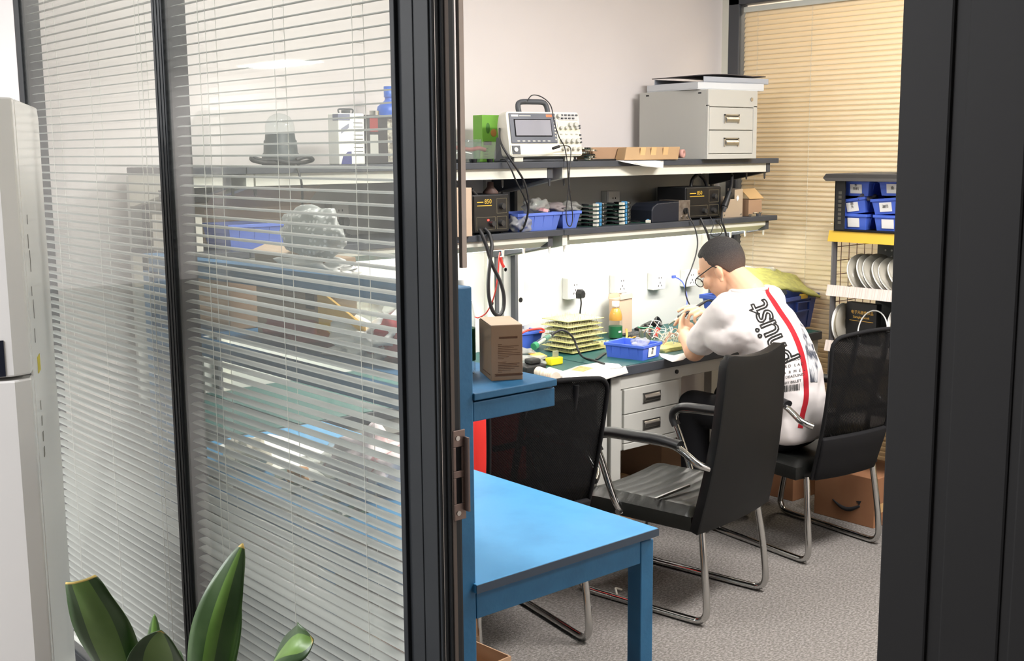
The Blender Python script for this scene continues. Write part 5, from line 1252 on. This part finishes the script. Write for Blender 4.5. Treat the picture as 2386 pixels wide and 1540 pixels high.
tag(M().sphere((RX+.12, 2.60, 1.252+.275), (.09, .09, .05), nu=20, nv=10).o('cloth_hat', mat('steel_blue_cloth', (58, 92, 134), .8)), 'blue rounded hat on the crate lid next to the jamb', 'hat')
def reel(c, rad, th, rot, label, mt='clear_reel', hub=True):
    t = thing('component_reel', label, 'reel', c, 0, 'component reels on the rack'); t.rotation_euler = [R(a) for a in rot]
    for z in (-th/2, th/2-.002): M().lathe([(rad*.28, z), (rad, z), (rad, z+.002), (rad*.28, z+.002), (rad*.28, z)], n=36).o('reel_flange', K_reel, t)
    M().lathe([(rad*.28, -th/2+.002), (rad*.80, -th/2+.002), (rad*.80, th/2-.002), (rad*.28, th/2-.002)], n=36).o('tape_coil', K_tape, t)
    M().lathe([(rad*.995, -th/2), (rad*1.005, -th/2), (rad*1.005, -th/2+.003), (rad*.995, -th/2+.003)], n=36).o('reel_rim', 'paper', t)
    return t
K_reel = glassy('frosted_reel', (236, 234, 226), haze=.45, hazecol=(206, 202, 190), rough=.2); K_tape = mat('carrier_tape', (176, 166, 142), .6)
names = ['first', 'second', 'third', 'fourth', 'fifth', 'sixth', 'seventh']
for k in range(7):
    reel((RX+.075, 2.80-.040*k, 1.062+.004*(k % 3)), .098, .014, (58-3*k, -26, 10*(k % 2)), '%s pale component reel from the left, leaning on the upper white strip shelf' % names[k])
reel((RX+.06, 2.905-.015, .845), .088, .022, (85, -30, 4), 'pale reel standing left of the black folder on the rack')
t = thing('reel_ring', 'open white reel ring leaning before the black folder', 'reel', (RX+.012, 2.715, .750))
M().tube([(-.012+.010*math.cos(2*PI*k/32)+.02*math.sin(2*PI*k/32), .075*math.cos(2*PI*k/32), .086+.085*math.sin(2*PI*k/32)) for k in range(33)], .0028, 8, smooth=False).o('ring', 'paper', t)
reel((RX+.08, 2.62, .85), .09, .03, (80, -20, 0), 'thick pale reel right of the black folder on the rack')
t = thing('sample_folder', 'black sample folder with gold lettering standing on the rack', 'folder', (RX+.045, 2.875, .7485), -4)
M().box(0, .035, -.155, 0, 0, .195).o('folder_cover', 'black', t, bevel=.002)
text('电子元器件样品', .0165, 'yellowpaper', t, (-.0008, -.025, .148), (90, 0, -90), 'gold_title')
text('Sample Book', .016, 'yellowpaper', t, (-.0008, -.036, .128), (90, 0, -90), 'gold_subtitle')
M().box(-.0008, .0002, -.14, -.018, .116, .1175).o('gold_rule', 'yellowpaper', t)

# ------------------------------------------------------------------ seated person soldering
def V3(*a): return Vector(a)
person = thing('person', 'person in a white printed t-shirt and glasses bent over the desk, soldering', 'person', (3.85, 2.80, 0))
PO = Vector((3.85, 2.80, 0))
def L(p): return Vector(p)-PO
HC = Vector((3.7096, 3.02, 1.1305))              # head centre
pit = R(34)
fh = V3(-.20, .98, 0).normalized()
hf = (fh*math.cos(pit)-V3(0, 0, 1)*math.sin(pit)).normalized()
hr = hf.cross(V3(0, 0, 1)).normalized(); hu = hr.cross(hf).normalized()
def H(r, f, u): return HC+hr*r+hf*f+hu*u-PO
HA = (hr, hf, hu)
shL, shR = V3(3.535, 2.87, .985), V3(3.925, 2.935, .985)
elL, elR = Vector((3.5901, 3.06, 0.7944)), V3(4.10, 3.14, .82)
wrL, wrR = Vector((3.6952, 3.2, 0.8302)), Vector((4.0314, 3.33, 0.8639))
neck = V3(3.735, 2.90, 1.035)
b = M()
b.sphere(H(0, -.008, .022), (.077, .097, .092), HA, 28, 18)
b.sphere(H(0, .030, -.045), (.060, .066, .070), HA, 24, 14)
b.sphere(H(0, .066, -.088), (.026, .022, .022), HA, 16, 10)
b.sphere(H(0, .082, .02), (.052, .018, .03), HA, 16, 10)            # brow
b.cap(H(0, .088, .012), H(0, .106, -.028), .008, .014)               # nose
b.cap(H(-.018, .086, -.062), H(.018, .086, -.062), .008, .008)       # lips
for s in (-1, 1):
    b.sphere(H(s*.045, .060, -.028), (.026, .028, .026), HA, 14, 10)   # cheek
    pass
    b.sphere(H(s*.078, -.010, -.030), (.009, .017, .028), HA, 16, 10)
    b.sphere(H(s*.085, -.018, -.026), (.006, .015, .024), HA, 14, 8)
    b.sphere(H(s*.079, -.006, -.058), (.007, .010, .010), HA, 12, 8)
b.cap(H(0, -.026, -.055), L(neck), .052, .064, 18)
b.cap(H(0, -.0, -.07), L(neck)+V3(-.01, .03, 0), .045, .055, 18)
# trunk, hips, legs (inside the clothes)
b.cap(L(neck)+V3(.0, -.02, -.09), L((3.80, 2.75, .62)), .07, .10, 18)
b.cap(L((3.77, 2.765, .50)), L((3.88, 2.77, .50)), .085, .085, 18)
b.cap(L(shL)+V3(.05, 0, -.06), L(shR)+V3(-.05, 0, -.06), .05, .05, 16)
kn = (V3(3.72, 3.17, .53), V3(3.98, 3.19, .53)); ft = (V3(3.70, 3.13, .07), V3(4.00, 3.15, .07)); hp = (V3(3.75, 2.82, .50), V3(3.91, 2.82, .50))
for k in range(2):
    b.cap(L(hp[k]), L(kn[k]), .075, .052, 16); b.cap(L(kn[k]), L(ft[k]), .050, .036, 16); b.cap(L(ft[k])+V3(0, -.03, -.02), L(ft[k])+V3(0, .13, -.035), .034, .026, 12)
# arms
for s_, e_, w_ in ((shL+V3(.03, 0, -.02), elL, wrL), (shR+V3(-.03, 0, -.02), elR, wrR)):
    b.cap(L(s_), L(e_), .045, .043, 16); b.cap(L(e_), L(w_), .043, .0285, 16)
def hand(m, wrist, f, n, thumb_side, curls, spread=.0, scale=1.0, thumb_dir=None):
    """f: direction of the metacarpals, n: normal of the back of the hand; fingers curl away from n"""
    f = f.normalized(); n = (n-f*n.dot(f)).normalized(); lat = f.cross(n)*thumb_side      # towards the thumb
    k = scale
    tips = []
    kn_l = [(.031, .088), (.010, .092), (-.011, .087), (-.031, .078)]
    seg = [(.042, .026, .021), (.046, .030, .022), (.042, .028, .021), (.034, .021, .019)]
    m.cap(wrist-f*.02, wrist+f*.02*k, .027*k, .026*k, 14)
    for (l_, d_) in kn_l: m.cap(wrist+lat*(l_*.55*k)+f*.012*k, wrist+lat*(l_*k)+f*(d_*k), .0155*k, .0118*k, 12)
    m.cap(wrist+f*.035*k-n*.006*k+lat*.008*k, wrist+f*.07*k-n*.004*k-lat*.006*k, .020*k, .018*k, 12)
    for i, ((l_, d_), sg, cu) in enumerate(zip(kn_l, seg, curls)):
        p = wrist+lat*(l_*k)+f*(d_*k); a = 0
        for q, (s_, c_) in enumerate(zip(sg, cu)):
            a += R(c_); d = (f*math.cos(a)-n*math.sin(a)+lat*(spread*(1.5-i)*.1)).normalized()
            p2 = p+d*(s_*k); m.cap(p, p2, (.0098-.0008*q)*k, (.0091-.0009*q)*k, 12); p = p2
        tips.append(p)
    td = thumb_dir or (f*.75+lat*.62-n*.25)
    t0 = wrist+lat*.022*k+f*.022*k; t1 = t0+td.normalized()*.045*k
    m.cap(t0, t1, .0155*k, .0115*k, 12); d2 = (td.normalized()+f*.35-lat*.25-n*.15).normalized()
    t2 = t1+d2*.032*k; m.cap(t1, t2, .0112*k, .0098*k, 12); t3 = t2+(d2+f*.25-lat*.2).normalized()*.026*k; m.cap(t2, t3, .0098*k, .0082*k, 12)
    tips.append(t3); return tips
LF = Vector((3.8332, 3.285, 0.9067))-wrL
tipsL = hand(b, L(wrL), LF, V3(-.55, -.80, .25), -1, [(28, 48, 30), (40, 55, 35), (48, 60, 40), (55, 62, 40)], .4, 1.04, LF.normalized()*.8+V3(-.1, .1, .3))
RF = Vector((3.9405, 3.37, 0.9109))-wrR
tipsR = hand(b, L(wrR), RF, V3(.05, -.35, .95), 1, [(22, 30, 16), (34, 42, 24), (48, 52, 34), (56, 58, 38)], .3, .96)
body = fuse(b, 'body', 'skin', .0048, 3, person, .5)
# eyes and brows
for s in (-1, 1):
    e = M().sphere(H(s*.031, .084, -.004), (.0125, .010, .009), HA, 14, 10).o('eye', 'paper', person)
    M().sphere(H(s*.031, .0925, -.005), (.0055, .003, .0055), HA, 10, 8).o('iris', 'inkblk', e)
    M().cap(H(s*.014, .096, .019), H(s*.048, .082, .023), .0035, .0028, 8).o('eyebrow', 'hair', person)
M().cap(H(-.016, .0955, -.063), H(.016, .0955, -.063), .002, .002, 8).o('mouth_line', mat('lip', (176, 112, 100), .5), person)
# hair: cropped cap with shorter sides
def hair_line(r, f, u):
    """positive above the hairline"""
    if f > .30: line = .34+.5*(f-.30)                                # forehead and temples
    elif f > -.12: line = -.30 if f < .14 else -.30+.64*(f-.14)/.16   # above and before the ear
    else: line = -.30-.80*min(1, (-.12-f)/.24)                        # behind the ear down to the nape
    return u-line+.03*math.sin(23*r+11*f)
def hair_r(q):
    r, f, u = q
    h = hair_line(r, f, u)
    k = max(0, min(1, h/.22)); k = k*k*(3-2*k)
    bulk = .03+.055*max(0, min(1, (u+.1)/.6))+.018*max(0, f)
    return .93+(.07+bulk)*k+.006*k*math.sin(41*r+7)*math.sin(37*f)*math.sin(33*u)
hm = M(); nu, nv = 72, 56
hm.sphere(H(0, -.008, .022), (.077, .097, .092), HA, nu, nv, fn=hair_r)
for i in range(len(hm.f)):
    c = sum((Vector(hm.v[j]) for j in hm.f[i]), Vector())/len(hm.f[i])-H(0, -.008, .022)
    u, f, r = c.dot(hu)/.092, c.dot(hf)/.097, c.dot(hr)/.077
    hm.mi[i] = 0
hk = K['hair'].node_tree; hp_ = hk.nodes['Principled BSDF']                # dense on top, cropped short towards the nape
tcn = hk.nodes.new('ShaderNodeTexCoord'); dt = hk.nodes.new('ShaderNodeVectorMath'); dt.operation = 'DOT_PRODUCT'
gdir = (hu-hf*.25).normalized(); dt.inputs[1].default_value = gdir
hk.links.new(tcn.outputs['Object'], dt.inputs[0])
mr = hk.nodes.new('ShaderNodeMapRange'); c0 = (H(0, -.008, .022)).dot(gdir)
mr.inputs['From Min'].default_value = c0-.075; mr.inputs['From Max'].default_value = c0+.035; mr.inputs['To Min'].default_value = .62; mr.inputs['To Max'].default_value = 0
hk.links.new(dt.outputs['Value'], mr.inputs['Value'])
mxc = hk.nodes.new('ShaderNodeMix'); mxc.data_type = 'RGBA'
old = hp_.inputs['Base Color'].links[0].from_socket
hk.links.new(mr.outputs['Result'], mxc.inputs['Factor']); hk.links.new(old, mxc.inputs['A']); mxc.inputs['B'].default_value = col(118, 92, 78)
hk.links.new(mxc.outputs['Result'], hp_.inputs['Base Color'])
hair = hm.o('hair', ['hair'], person)
sd = hair.modifiers.new('s', 'SUBSURF'); sd.levels = sd.render_levels = 1
# glasses
gm = M()
for s in (-1, 1):
    ring = [H(s*.033+.026*math.cos(2*PI*k/24), .112-.10*abs(.026*math.cos(2*PI*k/24)+.033)*.5, -.006+.019*math.sin(2*PI*k/24)) for k in range(25)]
    gm.tube(ring, .0019, 8, smooth=False)
    gm.tube([H(s*.060, .104, .004), H(s*.079, .085, .006), H(s*.084, .02, .008), H(s*.085, -.006, .006), H(s*.084, -.026, -.018)], .0022, 8)
gm.tube([H(-.008, .112, -.002), H(0, .115, .002), H(.008, .112, -.002)], .0018, 8)
g_ = gm.o('glasses', 'black', person)
for s in (-1, 1):
    M().add([H(s*.033+.025*math.cos(2*PI*k/24), .111-.10*abs(.025*math.cos(2*PI*k/24)+.033)*.5, -.006+.018*math.sin(2*PI*k/24)) for k in range(24)], [tuple(range(24))]).o('lens', 'clear', g_)
# trousers and shoes
tm = M()
tm.cap(L((3.765, 2.76, .50)), L((3.895, 2.765, .50)), .098, .098, 20)
for k in range(2):
    tm.cap(L(hp[k]), L(kn[k]), .086, .070, 20); tm.cap(L(kn[k]), L(ft[k])+V3(0, 0, .03), .068, .054, 20)
tr = fuse(tm, 'trousers', 'trousers', .010, 5, person)
for k in range(2):
    sm_ = M().cap(L(ft[k])+V3(0, -.035, -.02), L(ft[k])+V3(0, .12, -.034), .044, .036, 16)
    sm_.v = [(x, y, max(z, .0)) for x, y, z in sm_.v]
    sm_.o('shoe', 'blackm', person)
# t-shirt: trunk loft plus sleeves, fused and softly folded
tsh = M(); rings = []
lat = V3(.985, .17, 0).normalized()
prof = [(.452, 3.828, 2.765, .140, .110), (.470, 3.828, 2.762, .158, .132), (.54, 3.828, 2.758, .158, .136), (.63, 3.822, 2.762, .156, .128), (.72, 3.812, 2.775, .172, .124),
        (.81, 3.785, 2.80, .186, .122), (.89, 3.765, 2.83, .198, .116), (.955, 3.745, 2.865, .196, .100), (1.0, 3.735, 2.885, .160, .088), (1.035, 3.732, 2.90, .098, .076), (1.052, 3.732, 2.905, .078, .066)]
for z, x, y, a, d in prof:
    tilt_ = V3(-.14, .40, 0)
    ring = []
    for k in range(36):
        t = 2*PI*k/36; cx_, sx_ = math.cos(t), math.sin(t)
        e = .8
        px_ = math.copysign(abs(cx_)**e, cx_)*a; py_ = math.copysign(abs(sx_)**e, sx_)*d
        fw = V3(-lat.y, lat.x, 0)
        ring.append(L(V3(x, y, z)+lat*px_+fw*py_+V3(0, 0, .0)))
    rings.append(ring)
tsh.loft(rings)
slL = shL+(elL-shL)*.72; slR = shR+(elR-shR)*.86
tsh.cap(L(shL)+V3(.03, 0, -.01), L(slL), .078, .066, 20); tsh.cap(L(shR)+V3(-.03, 0, -.01), L(slR), .078, .074, 20)
tsh.cap(L(shL)+V3(.07, -.03, -.07), L(shL)+V3(.03, .02, -.11), .085, .075, 18)
shirt = fuse(tsh, 'tshirt', 'shirt', .0085, 6, person, .5, disp=(.085, .016))
# collar
cr = M(); cr.tube([L(V3(3.732, 2.905, 1.047)+lat*(.078*math.cos(2*PI*k/24))+V3(-lat.y, lat.x, 0)*(.066*math.sin(2*PI*k/24))+V3(0, 0, -.006*math.sin(2*PI*k/24))) for k in range(25)], .008, 8, smooth=False)
cr.o('collar', 'shirt', shirt)
# print on the back, laid on the cloth surface
bv = BVHTree.FromObject(shirt, bpy.context.evaluated_depsgraph_get())
DV = Vector((0.7944, 0.5807, -0.1779))
ORG = Vector((3.3516, 2.45, 0.8496))
EX = DV.cross(V3(0, 0, 1)).normalized(); EY = EX.cross(DV).normalized()
PXM = 0.0016766        # metres per print unit at the cloth
def press(u, v, lift=.0012):
    o = ORG+EX*((u-1825)*PXM)-EY*((v-850)*PXM)-PO
    h, n, i, d = bv.ray_cast(o, DV)
    if h is None: return None
    if n.dot(DV) > 0: n = -n
    return h+n*lift
def decal(pts, faces, name, mt, lift=.0012, parent=shirt):
    P = [press(u, v, lift) for u, v in pts]
    fs = [f for f in faces if all(P[i] is not None for i in f)]
    fs = [f for f in fs if max((P[i]-P[j]).length for i in f for j in f) < .09]
    P = [p if p is not None else Vector((0, 0, .6)) for p in P]
    used = sorted({i for f in fs for i in f}); mp = {o: n for n, o in enumerate(used)}
    m = M().add([P[i] for i in used], [tuple(mp[i] for i in f) for f in fs], 0, True)
    return m.o(name, mt, parent)
def ribbon(path, wfun, name, mt, lift=.0014):
    P = catmull([Vector((u, v, 0)) for u, v in path], 8); pts = []; fs = []
    for i, p in enumerate(P):
        T = (P[min(i+1, len(P)-1)]-P[max(i-1, 0)]).normalized(); N = Vector((-T.y, T.x, 0)); w_ = wfun(i/(len(P)-1))
        for k in (-1, -.33, .33, 1): pts.append((p.x+N.x*w_*k, p.y+N.y*w_*k))
    for i in range(len(P)-1):
        for k in range(3): a = i*4+k; fs.append((a, a+1, a+5, a+4))
    return decal(pts, fs, name, mt, lift)
ribbon([(1783, 664), (1784, 680), (1797, 700), (1815, 727), (1836, 757), (1853, 790), (1866, 825), (1874, 862), (1878, 900), (1878, 930), (1872, 960), (1867, 995)], lambda s: 3.2+2.6*min(1, s*5), 'red_stripe', 'stripe')
# big lettering running up the back, tops to the left
def press_mesh(me, o, e1, e2, k, name, mt, lift=.0016):
    pts = []
    bm = bmesh.new(); bm.from_mesh(me)
    lg = [e for e in bm.edges if e.calc_length() > .12]
    if lg: bmesh.ops.subdivide_edges(bm, edges=lg, cuts=7)
    bmesh.ops.triangulate(bm, faces=bm.faces[:]); 
    for v in bm.verts: pts.append((o[0]+(e1[0]*v.co.x+e2[0]*v.co.y)*k, o[1]+(e1[1]*v.co.x+e2[1]*v.co.y)*k))
    bm.verts.index_update(); fs = [tuple(v.index for v in f.verts) for f in bm.faces]; bm.free()
    return decal(pts, fs, name, mt, lift)
e1 = (-.43, -.903); e2 = (-.903, .43)
for dx, dy, ol, mt in ((1.8, 1.6, .020, 'printink'), (0, 0, .008, 'printink')):
    me = text_mesh('phüst', 1.0, ol, 'LEFT', .92)
    press_mesh(me, (1846+dx, 840+dy), e1, e2, 77, 'outline_lettering', mt, .0016)
sx, sy = (.97, -.20), (-.10, -.99)
for s_, x, y, k in (('PERVISED', 1821, 845, 9.2), ('ARD LAD', 1820, 859, 9.2), ('ARMEL', 1826, 872, 9.2), ('THE DEADLINES', 1813, 885, 8.6), ('HENRY BILLET', 1813, 898, 8.6)):
    me = text_mesh(s_, 1.0, 0, 'LEFT', {'PERVISED': 1.15, 'ARD LAD': 1.5, 'ARMEL': 2.2}.get(s_, 1.0))
    press_mesh(me, (x, y), sx, (-.05, -1), k, 'small_lettering', 'printink', .0016)
rs = random.Random(3); pts = []; fs = []; x = 0
while x < 52:
    w_ = rs.choice([.7, .7, 1.2, 2.0]); n = len(pts)
    for a, b_ in ((x, 0), (x+w_, 0), (x+w_, -15), (x, -15)): pts.append((1814+a*.97-b_*-.05, 915-a*.16+b_))
    fs.append((n, n+1, n+2, n+3)); x += w_+rs.choice([.8, .8, 1.4, 2.2])
decal(pts, fs, 'barcode', 'printink', .0016)
# grey photo print right of the stripe
path = [(1832, 690), (1850, 712), (1862, 745), (1872, 785), (1880, 825), (1886, 860), (1889, 888)]
outer = [(1856, 690), (1872, 715), (1884, 750), (1894, 790), (1900, 825), (1902, 860), (1902, 888)]
PA = catmull([Vector((u, v, 0)) for u, v in path], 4); PB = catmull([Vector((u, v, 0)) for u, v in outer], 4)
pts = []; fs = []
for a, b_ in zip(PA, PB):
    for k in range(9): q = a.lerp(b_, k/8*1.25-.12); pts.append((q.x, q.y))
for i in range(len(PA)-1):
    for k in range(8): c = i*9+k; fs.append((c, c+1, c+10, c+9))
decal(pts, fs, 'photo_print', mat('grey_photo_print', (66, 70, 82), .85, noise=(26, (214, 214, 216), (1.6, 1.6, .5), (.42, .6))), .0013)

# soldering iron and the part held in the left hand
tip, mid, fin, tail = [Vector(p) for p in ((3.8563, 3.44, 0.8334), (3.8985, 3.4, 0.8717), (3.9263, 3.375, 0.9041), (4.0127, 3.365, 0.9298))]
t = thing('soldering_iron', 'soldering iron with grey tip and black grip held in the right hand', 'soldering iron', tip)
d_ = (mid-tip); 
M().cyl((0, 0, 0), d_*.55, .0022, .0042, 14).o('iron_tip', mat('dull_tip', (120, 124, 112), .4, .7), t)
M().cyl(d_*.5, d_*.75, .006, .006, 14).o('iron_sleeve', mat('pale_sleeve', (206, 206, 184), .5), t)
M().lathe([(.006, 0), (.012, .004), (.0125, .012), (.0105, .016), (.0125, .022), (.012, .034), (.009, .04)], n=20).o('knurled_nut', 'black', t, loc=d_*.74, rot=[math.degrees(a) for a in d_.to_track_quat('Z', 'Y').to_euler()])
M().cyl(d_*1.1, tail-tip, .008, .0065, 14).o('grip', 'black', t)
cable('black lead of the soldering iron arching over the right hand', [tail]+[Vector(p) for p in [(4.048, 3.37, 0.932), (4.0871, 3.38, 0.9198), (4.1209, 3.39, 0.8922), (4.146, 3.4, 0.8613), (4.1835, 3.42, 0.8257)]], .0042, name='lead')

# ------------------------------------------------------------------ fridge at the left
A0 = Vector((0.7703, 2.3997, 1.7132)); HF = A0.z
ud = Vector((.40, .917, 0)).normalized(); nd = Vector((-.917, .40, 0)).normalized()
t = thing('fridge', 'tall white two-door fridge at the left edge before the glass partition', 'fridge', (A0.x, A0.y, 0), math.degrees(math.atan2(ud.y, ud.x)))
# local x: depth away from the viewer, local y: towards the left (front width)
Wf, Df = .56, .58
bod = M()
prof = [(0, .02), (0, HF-.002), (.07, HF), (Df-.03, HF), (Df, HF-.03), (Df, .02)]
bod.prism([(x, .035, z) for x, z in [(.05, .03), (.05, HF-.004), (.10, HF), (Df-.03, HF), (Df, HF-.03), (Df, .03)]], (0, Wf-.04, 0))
bod.o('cabinet_body', 'fridge', t, bevel=.006)
M().prism([(x, .0, z) for x, z in [(.055, .03), (.055, HF-.004), (.10, HF), (Df-.03, HF), (Df, HF-.03), (Df, .03)]], (0, .036, 0)).o('side_panel', 'fridge', t, bevel=.004)
zs = 1.157
for z0, z1, nm in ((zs+.004, HF, 'freezer_door'), (.05, zs-.004, 'fridge_door')):
    d = M().prism([(.048, .0, z0), (.010, .0, z0), (-.012, .030, z0), (-.012, Wf-.03, z0), (.010, Wf, z0), (.048, Wf, z0)], (0, 0, z1-z0)).o(nm, 'fridge', t, bevel=.004)
    if nm == 'freezer_door': M().box(-.0145, -.0115, .045, Wf-.05, z0+.002, z0+.075).o('handle_recess', 'navy', d)
M().box(.046, .056, .004, Wf-.004, .05, HF-.02).o('door_gasket', 'gasket', t)
for k in range(6): M().box(.13+.014*(k % 2), .137+.014*(k % 2), -.0008, .0006, zs+.05+.05*k, zs+.05+.05*k+[.03, .04, .02, .045, .03, .02][k]).o('side_print', mat('grey_print_%d' % k, (150, 148, 146), .7), t)
M().box(.15, .20, -.0010, .0006, zs-.02, zs+.015).o('yellow_sticker', 'yellow', t)
for k in range(4): M().box(.15, .157+.004*k, -.0008, .0006, zs-.10-.035*k, zs-.08-.035*k).o('side_print', mat('grey_print_b%d' % k, (168, 166, 160), .7), t)

# ------------------------------------------------------------------ corn plant before the glass
def leaf_mesh(path, wid, side, fold=.25, tipcut=False, n=9):
    P = catmull([Vector(p) for p in path], 6); N_ = len(P); m = M(); S_ = Vector(side).normalized()
    rows = []
    for i, p in enumerate(P):
        s = i/(N_-1); T = (P[min(i+1, N_-1)]-P[max(i-1, 0)]).normalized(); sd = (S_-T*S_.dot(T)).normalized(); nr = T.cross(sd)
        w_ = wid(s); row = []
        for k in range(n):
            a = -1+2*k/(n-1); row.append(p+sd*(a*w_)+nr*(fold*w_*abs(a)**1.4+.13*w_*math.sin(s*11+a*2)*abs(a)))
        rows.append(row)
    th = .0012; a, b = N_, n; top = [q for r_ in rows for q in r_]; 
    m.sheet(rows, th)
    return m, rows
def leaf(path, w, side, parent, fold=.25, cut=False, stripe=.30, base=.35, pos=.45):
    def wid(s):
        if s < pos: k = base+(1-base)*math.sin(s/pos*PI/2)
        else:
            u = (s-pos)/(1-pos); k = (1-u**2.2) if not cut else 1-.45*u**2
        return w*max(k, .02)
    m, rows = leaf_mesh(path, wid, side, fold)
    nq = (len(rows)-1)*(len(rows[0])-1)
    for i in range(nq):
        j = i % (len(rows[0])-1); r_ = i//(len(rows[0])-1)
        f0 = 2*i
        mid = 2 <= j <= 5 and abs(j-3.5) < 3.5*stripe+.6
        mm = 1 if mid else 0
        if r_ > (len(rows)-1)*.965: mm = 2
        m.mi[f0] = mm; m.mi[f0+1] = mm
    return m.o('leaf', ['leaf', 'leafmid', 'leaftip'], parent)
pc = Vector((.575, 1.36, 0))
pl = thing('corn_plant', 'potted plant with long striped green leaves before the glass partition', 'plant', pc)
M().lathe([(.11, 0), (.115, .01), (.145, .26), (.155, .27), (.155, .29), (.142, .29), (.14, .25), (.001, .25)], n=36).o('pot', 'terracotta', pl)
M().lathe([(.139, .25), (.06, .262), (.001, .265)], n=30).o('soil', 'soil', pl)
M().tube([(0, 0, .25), (.006, .0, .50), (-.004, .004, .70), (.0, 0, .88)], .018, 12).o('stem', mat('woody_stem', (120, 104, 78), .8, noise=(30, (96, 82, 60))), pl)
def rp(q): return tuple(Vector(q)-pc)
vr = Vector((0.7589, -0.6512, -0.0085))                     # sideways, across the leaf blades
LV = {'a': [(0.5033, 1.3, 0.9498), (0.4688, 1.24, 1.0248), (0.4427, 1.21, 1.0878), (0.4274, 1.2, 1.1291), (0.4194, 1.2, 1.1542)], 'b': [(0.6094, 1.33, 0.9035), (0.6002, 1.29, 0.9668), (0.6038, 1.27, 1.0283), (0.6186, 1.26, 1.0823), (0.6415, 1.26, 1.1282)], 'c': [(0.5541, 1.32, 0.9255), (0.5189, 1.24, 0.9935), (0.5016, 1.2, 1.0387), (0.4954, 1.18, 1.0674), (0.4914, 1.165, 1.0893)], 'c2': [(0.564, 1.38, 0.9117), (0.5716, 1.39, 0.9469), (0.5783, 1.395, 0.9843), (0.5831, 1.4, 1.0101)], 'd': [(0.6675, 1.34, 0.8685), (0.6581, 1.27, 0.9387), (0.6625, 1.22, 0.9859), (0.67, 1.19, 1.0102), (0.6829, 1.17, 1.0212)], 'e': [(0.543, 1.36, 0.9143), (0.5533, 1.36, 0.9456), (0.5629, 1.37, 0.968), (0.5703, 1.38, 0.9798)], 'f': [(0.6638, 1.4, 0.8719), (0.6759, 1.4, 0.9238), (0.6863, 1.39, 0.9793), (0.6927, 1.38, 1.0231)]}
top = (0, 0, .87)
def grow(key): return [top]+[rp(q) for q in LV[key]]
leaf(grow('a'), .030, vr, pl, .22, True, pos=.55)
leaf(grow('b'), .029, vr+V3(0, 0, -.25), pl, .30, False, .22, pos=.5)
leaf(grow('c'), .034, vr, pl, -.30, False, .35, pos=.55)
leaf(grow('c2'), .012, vr, pl, .3, False, .3)
leaf(grow('d'), .040, vr+V3(0, 0, 1.0), pl, .25, False, .30, pos=.6)
leaf(grow('f'), .019, vr, pl, -.3, False, .2, pos=.5)
for k, (dx, dy, dz) in enumerate(((.10, .26, .72), (.24, .10, .70), (.20, -.16, .66))):
    leaf([top, (dx*.35, dy*.35, dz+.16), (dx*.75, dy*.75, dz+.16), (dx, dy, dz+.04)], .032, V3(-dy, dx, 0), pl, .25)
